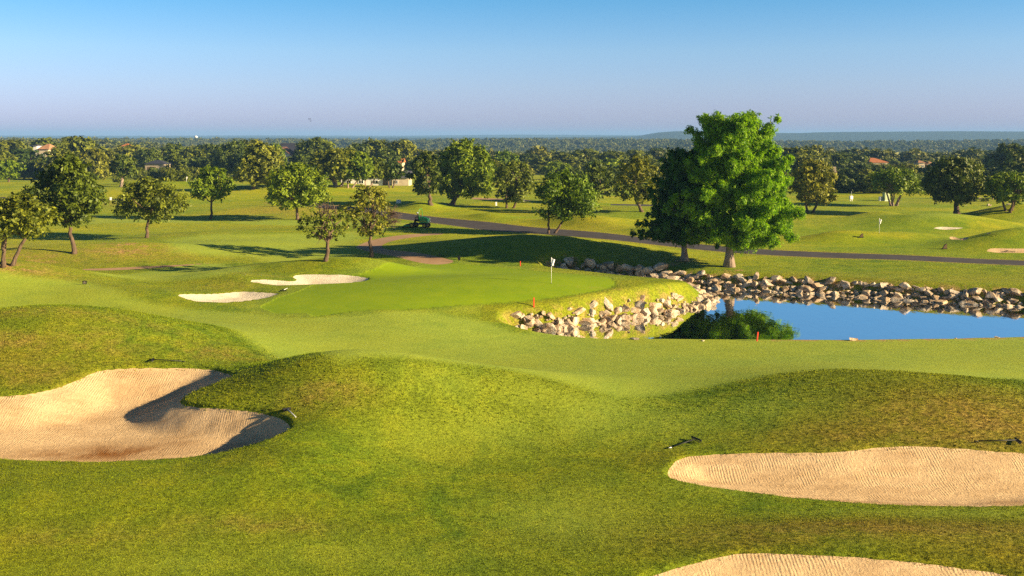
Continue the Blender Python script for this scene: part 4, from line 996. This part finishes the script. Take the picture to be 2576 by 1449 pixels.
def sign(px, pyt, pyb, wpx, lab, lines):
    p = at(px, pyb); s = p.y / FPX; h = (pyb - pyt) * s; wd = wpx * s
    o = empty('ground_sign', (p.x, p.y, gz(p.x, p.y))); tag(o, lab, 'sign', 'small black signs on the grass'); leg = h * .22
    MB().box((0, 0, leg + (h - leg) / 2), (wd, .03, h - leg), bev=.006).build('panel', M['black'], o)
    for sx in (-.22, .22): MB().tube([(sx * wd, .0, -.06), (sx * wd, .0, leg + .02)], .010, 6).build('leg', M['black'], o)
    for i, (tx, sz, zz) in enumerate(lines):
        cu = bpy.data.curves.new('lettering', 'FONT'); cu.body = tx; cu.size = sz * h; cu.align_x = 'CENTER'; cu.align_y = 'CENTER'; cu.extrude = .002
        cu.materials.append(M['cream']); tmp = bpy.data.objects.new('lettering', cu); me_ = bpy.data.meshes.new_from_object(tmp); bpy.data.objects.remove(tmp); t_ = link('lettering', me_, o); t_.location = (0, -.019, leg + (h - leg) * zz); t_.rotation_euler = (R(90), 0, 0)
sign(213, 706, 717, 10.5, 'small black sign with two lines of cream lettering on the left fairway', [('NO', .24, .70), ('CARTS', .24, .32)])
sign(1155, 643, 658, 6.5, 'blank black sign on two legs beside the end of the cart path', [])
# rope lying on the grass from the sign
def lay(pxs, dz): 
    out = []
    for a, b in pxs:
        p = at(a, b); out.append((p.x, p.y, gz(p.x, p.y) + dz))
    return out
tag(MB().tube(lay([(1225, 661), (1200, 659), (1180, 656), (1162, 652)], .05), .02, 5).build('rope', M['black']), 'dark rope lying on the grass right of the blank black sign', 'rope')
tag(MB().tube(lay([(1150, 655), (1135, 653), (1120, 648), (1106, 641)], .05), .02, 5).build('rope', M['black']), 'dark rope lying on the grass left of the blank black sign', 'rope')

def rake(h0, tip, lab, handle='black', hw=.25, tipm='white'):
    a = at(*h0); b = at(*tip); a.z = gz(a.x, a.y); b.z = gz(b.x, b.y)
    d = Vector((b.x - a.x, b.y - a.y, 0)); L_ = max(d.length, .9); ang = math.atan2(d.y, d.x)
    if d.length < .9: d = Vector((math.cos(ang), math.sin(ang), 0)) * .9; b = a + d; b.z = gz(b.x, b.y)
    o = empty('bunker_rake', (a.x, a.y, a.z + .03), ang); tag(o, lab, 'rake', 'bunker rakes lying on the grass')
    dz = b.z - a.z
    MB().tube([(0, 0, .09), (L_ * .9, 0, dz + .05)], .022, 8).build('handle', M[handle], o, True)
    MB().tube([(L_ * .9, 0, dz + .04), (L_, 0, dz + .035)], .02, 8).build('grip', M[tipm], o, True)
    hd = MB().box((0, 0, .09), (.05, hw * 2, .06), bev=.012).build('rake_head', M['black'], o)
    tn = MB()
    for i in range(11):
        y = -hw + .03 + i * (2 * hw - .06) / 10; tn.tube([(0, y, .09), (.02, y, -.01)], .011, 5)
    tn.build('teeth', M['black'], hd)
rake((384, 910), (466, 912), 'black rake lying above the upper edge of the large left bunker', tipm='black')
rake((722, 1028), (742, 1046), 'rake with pale handle at the shaded right end of the left bunker', 'grey', .17)
rake((1752, 1111), (1682, 1131), 'black rake with white grip above the left end of the long right bunker', hw=.30)
rake((2561, 1115), (2450, 1114), 'black rake by the right edge of the picture above the long bunker', tipm='black')
rake((713, 734), (723, 727), 'white-handled rake beside the nearer white oval bunker', 'white', .25)
rake((2532, 630), (2548, 633), 'far dark rake on the bunker at the right edge above the road', 'black', .3, 'black')
rake((2487, 590), (2500, 592), 'tiny dark rake behind the shaded far right mound', 'black', .3, 'black')

def marker(px, py, h, lab):
    p = at(px, py); o = empty('tee_marker', (p.x, p.y, gz(p.x, p.y))); tag(o, lab, 'marker', 'wooden course markers')
    MB().prism([(-.24, 0), (.24, 0), (.20, h), (.02, .8 * h)], -.10, .10).build('block', M['wood'], o); MB().box((0, 0, .02), (.5, .30, .06)).build('base', M['black'], o)
marker(2376, 626, .55, 'brown wedge-shaped marker on the grass left of the right-edge bunker')
marker(2166, 597, .45, 'dark stubby marker on the mound left of the far flag')

def ubox(px, pyb, pyt, wpx, lab, m, name='utility_box', cat='utility box', legs=False, grp=None, dep=.6, cap=True):
    p = at(px, pyb); s = p.y / FPX; h = (pyb - pyt) * s; wd = wpx * s
    o = empty(name, (p.x, p.y, gz(p.x, p.y)), .35); tag(o, lab, cat, grp); z0 = h * .35 if legs else .04
    MB().box((0, 0, z0 + (h - z0) / 2), (wd, wd * dep, h - z0), bev=.03).build('cabinet', M[m], o)
    MB().box((0, -wd * dep / 2 - .008, z0 + (h - z0) * .48), (wd * .8, .02, (h - z0) * .8)).build('door', M[m], o)
    if cap: MB().box((0, 0, h + .02), (wd * 1.06, wd * dep * 1.08, .05), bev=.01).build('lid', M[m], o)
    if legs:
        for sx in (-.35, .35): MB().box((sx * wd, 0, z0 / 2 - .02), (.08, .08, z0 + .08)).build('leg', M['white'], o)
        MB().tube([(wd * .1, 0, h), (wd * .1, 0, h + .9)], .03, 6).build('mast', M['grey'], o)
    else: MB().box((0, 0, .0), (wd * 1.2, wd * dep * 1.3, .12)).build('pad', M['white'], o)
ubox(1734, 601, 579, 10, 'tall pale grey utility cabinet behind the darker cypress trunk', 'grey')
ubox(2229, 505, 484, 15, 'big pale green utility cabinet left of the pale-stemmed tree', 'boxgreen')
ubox(2215, 505, 495, 8, 'low grey utility box beside the big green cabinet', 'grey')
ubox(2141, 506, 493, 8, 'white meter box on two legs with a thin mast, right of the cypress', 'white', legs=True)
ubox(1003, 511, 503, 10, 'white box standing on grass above the mower', 'white')
ubox(1248, 517, 509, 4, 'thin white post box beside the pale far path', 'white')
ubox(1079, 487, 481, 4, 'tiny white post by the dark oak trunk', 'white')
ubox(279, 503, 497, 5, 'small white box beside the far left road', 'white')
ubox(394, 500, 495, 9, 'low white box behind the wide flat-crowned oak', 'white')
ubox(56, 441, 431, 5, 'stone gate post at the far left under the trees', 'cream')
# thin pole in front of the olive oak
stake(1318, 507, 497, 'thin pale pole on the grass behind the compact oak', 'white', r=.05, grp='thin pale poles')

# fence and garden wall at the far right
def fence(px0, px1, Yd, top, lab):
    x0 = (px0 - 1288) / FPX * Yd; x1 = (px1 - 1288) / FPX * Yd; z0 = gz((x0 + x1) / 2, Yd); h = CAMH - (top - HY) / FPX * Yd - z0
    o = empty('chain_fence', (x0, Yd, z0)); tag(o, lab, 'fence'); L_ = x1 - x0
    for i in range(9): MB().tube([(L_ * i / 8, 0, -.3), (L_ * i / 8, 0, h)], .05, 6).build('post', M['grey'], o)
    m = MB()
    for i in range(int(L_ / .35)): x = i * .35; m.box((x, 0, h / 2), (.05, .02, h))
    for i in range(6): m.box((L_ / 2, .0, h * (i + .5) / 6), (L_, .024, .045))
    m.build('mesh_panel', M['fencegreen'], o); MB().tube([(0, 0, h), (L_, 0, h)], .04, 6).build('top_rail', M['fencegreen'], o)
M['fencegreen'] = mat('dark_green_fence', (0.03, 0.09, 0.055), .7)
fence(2250, 2392, 195, 499, 'dark green chain-link fence behind the thick-trunked oak')
def stone_wall(px0, px1, Yd, top, lab):
    x0 = (px0 - 1288) / FPX * Yd; x1 = (px1 - 1288) / FPX * Yd; z0 = gz(x0, Yd); h = CAMH - (top - HY) / FPX * Yd - z0
    o = empty('garden_wall', (x0, Yd, z0)); tag(o, lab, 'wall'); L_ = x1 - x0; m = MB(); r = random.Random(3)
    for k in range(4):
        x = 0
        while x < L_:
            w_ = r.uniform(.4, .9); m.box((x + w_ / 2, r.uniform(-.04, .04), h * (k + .5) / 4), (w_ * .97, .5, h / 4 * .95), bev=.05); x += w_
    m.build('stonework', M['rock'], o); MB().box((L_ / 2, 0, h + .05), (L_ + .1, .62, .1), bev=.02).build('coping', M['rock'], o)
stone_wall(2524, 2640, 166, 519, 'low tan stone garden wall behind the three-stemmed oak')
for i in range(14):
    px = 2388 + rnd.uniform(0, 230) ; Yd = rnd.choice([172, 192, 194]); 
    if Yd > 180: px = max(px, 2440)
    x = (px - 1288) / FPX * Yd; o = place_rock(x, Yd + rnd.uniform(-1, 1), gz(x, Yd) + .15, rnd.uniform(.7, 1.4), .7)
    tag(o, 'far pale stone edging the gardens behind the thick-trunked oak', 'boulder', 'far stones edging the gardens')

# ------------------------------------------------------------------ houses
def wallm(n, c):
    m = mat(n, c, .9); t = NT(m); P = t.pos(); t.color(t.mix(1.0, t.ramp(t.noise(P, .8, 4, .6), [(.3, (.86, .85, .84)), (.7, (1.05, 1.05, 1.05))]), c, 'MULTIPLY')); return m
def roofm(n, c):
    m = mat(n, c, .85); t = NT(m); P = t.pos(); nz = t.noise(P, 1.2, 4, .7)
    col = t.mix(1.0, t.ramp(nz, [(.3, (.7, .7, .7)), (.7, (1.25, 1.2, 1.15))]), c, 'MULTIPLY')
    wv = t.new('ShaderNodeTexWave', wave_type='BANDS', bands_direction='Z'); wv.inputs['Scale'].default_value = 1.6; wv.inputs['Distortion'].default_value = .4; t.l.new(P, wv.inputs['Vector'])
    t.color(col); t.normal(t.bump(wv.outputs['Fac'], .8, .06)); return m
WH = wallm('white_render', (.80, .74, .68)); CR = wallm('cream_stone', (.62, .50, .34)); ST_SH = wallm('tan_stone_and_shaded_white', (.42, .34, .25))
SL = roofm('slate_roof', (.10, .10, .13)); NV = roofm('dark_roof', (.035, .04, .065)); OR = roofm('terracotta_roof', (.46, .16, .055)); BR = roofm('brown_tile_roof', (.17, .09, .07)); TN = roofm('tan_tile_roof', (.42, .22, .12))
GL = mat('window_glass', (.02, .025, .03), .1, spec=.6)
def on_slope(px, row, canopy=8.0):
    # distance at which a building roof at that row just clears the trees round it
    best = None
    for Yq in np.arange(900, 2200, 20.0):
        e_ = abs(gz((px - 1288) / FPX * Yq, Yq) + canopy - (CAMH - (row - HY) / FPX * Yq))
        if best is None or e_ < best[0]: best = (e_, Yq)
    return float(best[1])
def house(px0, px1, wt, rt, Yd, dep, lab, wall=WH, roof=SL, kind='hip', wins=(), door=None, chim=None, name='house', cat='house', over=.4, garage=None):
    x0 = (px0 - 1288) / FPX * Yd; x1 = (px1 - 1288) / FPX * Yd; xc = (x0 + x1) / 2; W_ = x1 - x0; z0 = min(gz(x0, Yd), gz(x1, Yd)) - .3
    hz = CAMH - (wt - HY) / FPX * Yd - z0; rz = CAMH - (rt - HY) / FPX * Yd - z0
    o = empty(name, (xc, Yd, z0)); tag(o, lab, cat)
    # walls, open where garage is
    MB().box((0, dep / 2, hz / 2), (W_, dep, hz)).build('wall', wall, o)
    a = W_ / 2 + over; b0 = -over; b1 = dep + over
    if kind == 'hip':
        ri = min(a * .8, (b1 - b0) / 2); ym = (b0 + b1) / 2
        vs = [(-a, b0, hz), (a, b0, hz), (a, b1, hz), (-a, b1, hz), (-a + ri, ym, rz), (a - ri, ym, rz), (-a, b0, hz - .12), (a, b0, hz - .12), (a, b1, hz - .12), (-a, b1, hz - .12)]
        fs = [(0, 1, 5, 4), (1, 2, 5), (2, 3, 4, 5), (3, 0, 4), (6, 7, 1, 0), (7, 8, 2, 1), (8, 9, 3, 2), (9, 6, 0, 3), (9, 8, 7, 6)]
    elif kind == 'side':   # ridge runs left-right
        ym = (b0 + b1) / 2; vs = [(-a, b0, hz), (a, b0, hz), (a, b1, hz), (-a, b1, hz), (-a, ym, rz), (a, ym, rz)]; fs = [(0, 1, 5, 4), (2, 3, 4, 5), (1, 2, 5), (3, 0, 4), (3, 2, 1, 0)]
    else:                  # gable faces the viewer
        vs = [(-a, b0, hz - .1), (a, b0, hz - .1), (0, b0, rz), (-a, b1, hz - .1), (a, b1, hz - .1), (0, b1, rz), (-a, b0, hz + .05), (a, b0, hz + .05), (0, b0, rz + .18), (-a, b1, hz + .05), (a, b1, hz + .05), (0, b1, rz + .18)]
        fs = [(6, 8, 11, 9), (8, 7, 10, 11), (0, 3, 5, 2), (1, 2, 5, 4), (0, 2, 8, 6), (2, 1, 7, 8), (3, 9, 11, 5), (5, 11, 10, 4), (0, 6, 9, 3), (1, 4, 10, 7)]
        MB().add([(-W_ / 2, 0.0, hz), (W_ / 2, 0.0, hz), (0, 0.0, rz - .1), (-W_ / 2, dep, hz), (W_ / 2, dep, hz), (0, dep, rz - .1)], [(0, 1, 2), (3, 5, 4), (0, 2, 5, 3), (1, 4, 5, 2)]).build('gable', wall, o)
    rf = MB().add(vs, fs).build('roof', roof, o)
    if chim: MB().box((chim[0] * W_, dep * .4, rz + chim[1] / 2 - .4), (.9, .9, chim[1] + .8), bev=.04).build('chimney', wall, rf)
    for (u, v, ww, hh) in wins:
        wn_ = MB(); cx_, cz_ = u * W_, v * hz
        for dx, dz_, sx, sz_ in ((-ww / 2, 0, .1, hh), (ww / 2, 0, .1, hh), (0, -hh / 2, ww + .1, .1), (0, hh / 2, ww + .1, .1), (0, 0, .06, hh)): wn_.box((cx_ + dx, -.05, cz_ + dz_), (sx, .1, sz_))
        f = wn_.build('window', M['white'], o); MB().box((cx_, -.012, cz_), (ww, .02, hh)).build('pane', GL, f)
    if door: MB().box((door * W_, -.03, 1.35), (1.1, .06, 2.1)).build('door', M['wood'], o)
    if garage: MB().box((garage[0] * W_, -.03, hz * .42), (garage[1] * W_, .08, hz * .78)).build('garage_door', M['wood'], o)
    return o
house(365, 411, 412, 403, 322, 7, 'white garage house with dark hip roof among the left trees', ST_SH, NV, 'hip', wins=[(.33, .55, 1.2, 1.5)], garage=(-.14, .42))  # white house; the duller wall colour paints in the shade it stands in
house(858, 984, 447, 437, 244, 8, 'long white building behind the live oaks', WH, SL, 'side', wins=[(-.35, .55, 1.2, .8), (-.1, .55, 1.2, .8), (.18, .55, 1.4, .8)], door=.38)
house(986, 1028, 447, 431, 243, 8, 'cream cottage with slate roof at the right end of the long white building', CR, SL, 'side', wins=[(-.25, .55, .8, .8)])
house(672, 738, 395, 371, 356, 10, 'white gabled house end with brown barge boards between dark trees', WH, BR, 'gable', wins=[(.1, .75, 1.4, 1.4)])
house(700, 775, 384, 360, 372, 12, 'big dark navy roof behind the white gable', WH, NV, 'side')
house(964, 1012, 409, 399, 345, 8, 'low house with terracotta roof above the slate-roofed cottage', CR, OR, 'side')
house(2088, 2134, 455, 431, 262, 9, 'house with brown pitched roof right of the tallest cypress', ST_SH, BR, 'hip', chim=(-.05, 1.1))
house(2188, 2232, 408, 398, 400, 14, 'far terracotta-roofed villa on the right', CR, OR, 'hip')
house(2311, 2326, 409, 404, 420, 5, 'small cream house with flat tan roof, left of two on the right', CR, TN, 'hip', wins=[(.2, .7, .8, .8)])
house(2336, 2346, 411, 406, 420, 4, 'tiny white tower house, right of the small cream house', WH, TN, 'hip')
house(98, 122, 375, 362, 372, 8, 'house with orange hip roof poking from the left trees', CR, TN, 'hip', wins=[(.0, .8, 1.0, 1.0)])
house(84, 93, 366, 364, 372, 4, 'small white flat block beside the orange-roofed left house', WH, SL, 'hip')
house(308, 320, 367, 361, 430, 6, 'tiny terracotta roof tip above the left trees', CR, OR, 'hip')
house(2388, 2462, 497, 491, 215, 7, 'low pale building behind the green fence', WH, SL, 'side', wins=[(.0, .5, 1.2, .8)])
house(1352, 1378, 366.2, 365.2, on_slope(1365, 366), 14, 'long pale flat building in the distant wood', WH, SL, 'side', name='distant_building', cat='building')
house(1137, 1152, 351, 349, on_slope(1145, 351), 14, 'pale building on the wooded skyline left of centre', CR, SL, 'side', name='distant_building', cat='building')
# water tower on the skyline
def tower(px, top, Yd):
    x = (px - 1288) / FPX * Yd; z0 = gz(x, Yd); zt = CAMH - (top - HY) / FPX * Yd; o = empty('water_tower', (x, Yd, z0)); tag(o, 'tiny white water tower on the left skyline', 'water tower'); h = zt - z0
    MB().tube([(0, 0, 0), (0, 0, h - 3)], 1.0, 10).build('column', M['white'], o, True); MB().ball((0, 0, h - 2.2), (3.2, 3.2, 2.4), 16, 10).build('tank', M['white'], o, True)
tower(493, 341.5, 1850)

# ------------------------------------------------------------------ low shrubs and weeds
def bush(px, py, wpx, hpx, m, lab, seed, grp='shrubs', base=None):
    p = base or at(px, py); s = p.y / FPX; g = np.random.default_rng(seed); hw = wpx / 2 * s; h = hpx * s
    L = [(g.uniform(-.6, .6) * hw, g.uniform(-.4, .4) * hw, h * g.uniform(.3, .65), hw * g.uniform(.3, .5)) for _ in range(9)]
    o = empty('shrub', (p.x, p.y, gz(p.x, p.y))); tag(o, lab, 'shrub', grp)
    link('foliage', leaf_mesh('foliage', g, L, 60 / max(1, hw), .09 + .05 * hw, M[m], flat=h / hw * .9 if h < hw else 1.0), o)
    st = MB()
    for l in L[:5]: limb(st, g, (0, 0, -.05), l[:3], .03 + .01 * hw, .01, 3, .1, 5)
    st.build('stem', M['bark'], o)
bush(300, 463, 40, 26, 'leaf_olive', 'yellowish round shrub right of the pale-trunked tree', 3)
bush(436, 456, 60, 30, 'leaf_oak', 'wide grey-green shrub in front of the white garage', 4)
bush(464, 456, 50, 34, 'leaf_oak', 'tall grey-green shrub left of the far flag', 5)
bush(2449, 506, 24, 14, 'leaf_olive', 'round olive bush beside the low pale building', 6)
bush(2480, 507, 26, 10, 'leaf_olive', 'low spreading bush right of the round olive bush', 7)
for i, (px, py, w_) in enumerate([(1560, 800, 14), (1655, 790, 12), (1745, 770, 12), (1480, 818, 12)]):
    bush(px, py, w_, 8, 'leaf_bright', f'{["first", "second", "third", "fourth"][[1,2,3,0][i]]} weed clump from the left among the near bank boulders', 20 + i, 'weeds among the boulders')

# ------------------------------------------------------------------ mower and driver
mp = at(1050, 572); mo = empty('riding_mower', (mp.x, mp.y, gz(mp.x, mp.y)), R(-22)); tag(mo, 'green riding mower with yellow wheels and roll bar beside the road', 'mower')
def wheel(x, y, r, wd):
    tyre = MB().tube([(x, y - wd / 2, r), (x, y - wd * .42, r), (x, y + wd * .42, r), (x, y + wd / 2, r)], [r * .86, r, r, r * .86], 20).build('wheel', M['blackrubber'], mo, True)
    MB().tube([(x, y - wd / 2 - .02, r), (x, y + wd / 2 + .02, r)], r * .55, 16).build('rim', M['yellow'], tyre)
wheel(-.46, -.62, .31, .26); wheel(-.46, .62, .31, .26); wheel(1.32, -.52, .31, .24); wheel(1.32, .52, .31, .24)
MB().box((.40, 0, .48), (2.1, .62, .20), bev=.04).build('chassis', M['black'], mo)
hd = MB().prism([(.52, .62), (1.62, .62), (1.66, .95), (1.52, 1.20), (1.10, 1.38), (.62, 1.40), (.52, 1.30)], -.38, .38).build('hood', M['deckgreen'], mo)
bv = hd.modifiers.new('bevel', 'BEVEL'); bv.width = .06; bv.segments = 3
MB().box((1.06, -.392, .86), (.92, .012, .05)).build('stripe', M['yellow'], hd); MB().box((1.06, .392, .86), (.92, .012, .05)).build('stripe', M['yellow'], hd)
gr_ = MB()
for z in (.7, .85, 1.0): gr_.tube([(1.62, -.34, z), (1.74, -.30, z), (1.74, .30, z), (1.62, .34, z)], .018, 6)
for y in (-.3, .3): gr_.tube([(1.74, y, .55), (1.74, y, 1.12), (1.60, y, 1.30)], .022, 6)
gr_.build('bumper_guard', M['grey'], mo)
MB().tube([(.50, -.44, .6), (.48, -.46, 1.7), (.46, -.42, 2.28), (.46, -.28, 2.42), (.46, .28, 2.42), (.46, .42, 2.28), (.48, .46, 1.7), (.50, .44, .6)], .036, 8).build('roll_bar', M['deckgreen'], mo, True)
st_ = MB().box((.18, 0, .86), (.52, .50, .14), bev=.05).build('seat', M['seat'], mo); MB().box((.46, 0, 1.14), (.12, .46, .5), bev=.05).build('backrest', M['seat'], st_)
MB().tube([(-.42, 0, .55), (-.34, 0, 1.0), (-.24, 0, 1.16)], .05, 8).build('steering_column', M['black'], mo)
sw = MB(); sw.tube([(-.24 - .12 * math.sin(a_) * .5, .2 * math.cos(a_), 1.17 + .17 * math.sin(a_)) for a_ in [i * math.pi / 8 for i in range(17)]], .016, 6); sw.build('steering_wheel', M['black'], mo, True)
MB().box((-.35, 0, .52), (.8, .9, .06), bev=.02).build('footplate', M['black'], mo)
for (x, y) in ((-1.32, 0), (-1.05, -.85), (-1.05, .85)):
    dk = MB().box((x, y, .26), (.70, .95, .18), bev=.06).build('mower_deck', M['deckgreen'], mo)
    MB().box((x - .02, y, .37), (.40, .5, .08), bev=.02).build('deck_cover', M['black'], dk)
    MB().tube([(x - .42, y - .46, .10), (x - .42, y + .46, .10)], .09, 10).build('roller', M['blackrubber'], dk)
for s_ in (-1, 1): MB().tube([(-.5, s_ * .25, .5), (-.85, s_ * .5, .55), (-1.1, s_ * .7, .35)], .04, 8).build('lift_arm', M['deckgreen'], mo)
MB().tube([(-.5, 0, .5), (-1.0, 0, .6), (-1.3, 0, .36)], .04, 8).build('lift_arm', M['deckgreen'], mo)

def skin_mesh(name, verts, edges, radii, m, parent=None, sub=2, root=0):
    me = bpy.data.meshes.new(name); me.from_pydata(verts, edges, []); o = link(name, me, parent)
    sk = o.modifiers.new('skin', 'SKIN'); sk.use_smooth_shade = True
    if not me.skin_vertices: me.attributes.new  # layer is created with the modifier below
    bm = bmesh.new(); bm.from_mesh(me); ly = bm.verts.layers.skin.verify(); bm.verts.ensure_lookup_table()
    for i, v in enumerate(bm.verts): v[ly].radius = (radii[i], radii[i]) if not hasattr(radii[i], '__len__') else radii[i]; v[ly].use_root = (i == root)
    bm.to_mesh(me); bm.free(); me.materials.append(m)
    ss = o.modifiers.new('sub', 'SUBSURF'); ss.levels = sub; ss.render_levels = sub; return o
# seated driver in mower coordinates, facing -x
pv = [(.22, 0, 1.0), (.24, 0, 1.2), (.18, 0, 1.45), (.10, 0, 1.60), (.06, 0, 1.70), (.02, 0, 1.80),
      (.10, -.20, 1.54), (-.06, -.27, 1.30), (-.24, -.17, 1.24), (.10, .20, 1.54), (-.06, .27, 1.30), (-.24, .17, 1.24),
      (.20, -.12, .98), (-.26, -.18, .98), (-.42, -.17, .60), (-.56, -.17, .58), (.20, .12, .98), (-.26, .18, .98), (-.42, .17, .60), (-.56, .17, .58)]
pe = [(0, 1), (1, 2), (2, 3), (3, 4), (4, 5), (3, 6), (6, 7), (7, 8), (3, 9), (9, 10), (10, 11), (0, 12), (12, 13), (13, 14), (14, 15), (0, 16), (16, 17), (17, 18), (18, 19)]
pr = [.16, .15, .17, .11, .055, .05, .075, .055, .04, .075, .055, .04, .11, .085, .055, .045, .11, .085, .055, .045]
po = empty('person', mo.location, mo.rotation_euler.z); tag(po, 'person in dark work clothes and pale cap driving the green mower', 'person')
skin_mesh('work_clothes', pv, pe, pr, M['cloth'], po)
hv = MB().ball((.0, 0, 1.86), (.10, .078, .12), 16, 12); hv.ball((-.10, 0, 1.85), (.02, .015, .02), 8, 6); hv.ball((.0, -.08, 1.86), (.02, .012, .03), 8, 6); hv.ball((.0, .08, 1.86), (.02, .012, .03), 8, 6)
hv.tube([(.03, 0, 1.70), (.01, 0, 1.82)], .05, 10).build('head', M['skin'], po, True)
cp = MB().ball((.01, 0, 1.92), (.125, .10, .085), 16, 8); cp.box((-.13, 0, 1.90), (.12, .14, .015), bev=.006).build('cap', M['cap'], po, True)
for s_ in (-1, 1):
    hb = MB().ball((-.27, s_ * .165, 1.24), (.045, .03, .035), 10, 8)
    for i in range(4): hb.tube([(-.29, s_ * (.15 + i * .014), 1.25), (-.335, s_ * (.15 + i * .014), 1.245), (-.335, s_ * (.15 + i * .014), 1.21)], .009, 6)
    hb.tube([(-.26, s_ * .145, 1.24), (-.30, s_ * .13, 1.22)], .010, 6); hb.build('hand', M['skin'], po, True)

# ------------------------------------------------------------------ birds
for i, (px, py, ph) in enumerate([(779.0, 299.5, .5), (781.5, 304.5, -.2)]):
    Yd = 150; o = empty('bird', ((px - 1288) / FPX * Yd, Yd, CAMH - (py - HY) / FPX * Yd), 1.2); tag(o, ['dark bird in the sky above the left ridge, upper of two', 'smaller-looking dark bird in the sky, lower of two'][i], 'bird', 'birds in the sky')
    b_ = MB().tube([(-.16, 0, 0), (-.05, 0, 0), (.08, 0, .01), (.14, 0, .03), (.18, 0, .03)], [.01, .035, .04, .028, .006], 10)
    for s_ in (-1, 1): b_.add([(-.05, s_ * .02, .01), (.06, s_ * .02, .01), (.04, s_ * .16, .02 + ph * .12), (-.03, s_ * .30, ph * -.10), (-.08, s_ * .16, .02 + ph * .10), (0, s_ * .1, .045)], [(0, 1, 5), (1, 2, 5), (2, 3, 4, 5), (4, 0, 5), (1, 0, 4, 3, 2)])
    b_.build('body', M['black'], o, True)

# ------------------------------------------------------------------ haze
hm = bpy.data.materials.new('haze'); hm.use_nodes = True; n_ = hm.node_tree.nodes; n_.remove(n_['Principled BSDF'])
vp = n_.new('ShaderNodeVolumePrincipled'); vp.inputs['Color'].default_value = (*HAZE_COL, 1); vp.inputs['Density'].default_value = HAZE; vp.inputs['Anisotropy'].default_value = 0.0
hm.node_tree.links.new(vp.outputs[0], n_['Material Output'].inputs['Volume'])
hz_ = MB().box((0, 6300, 20), (21000, 12800, 110)).build('haze', hm); tag(hz_, kind='stuff')
#@@END@@
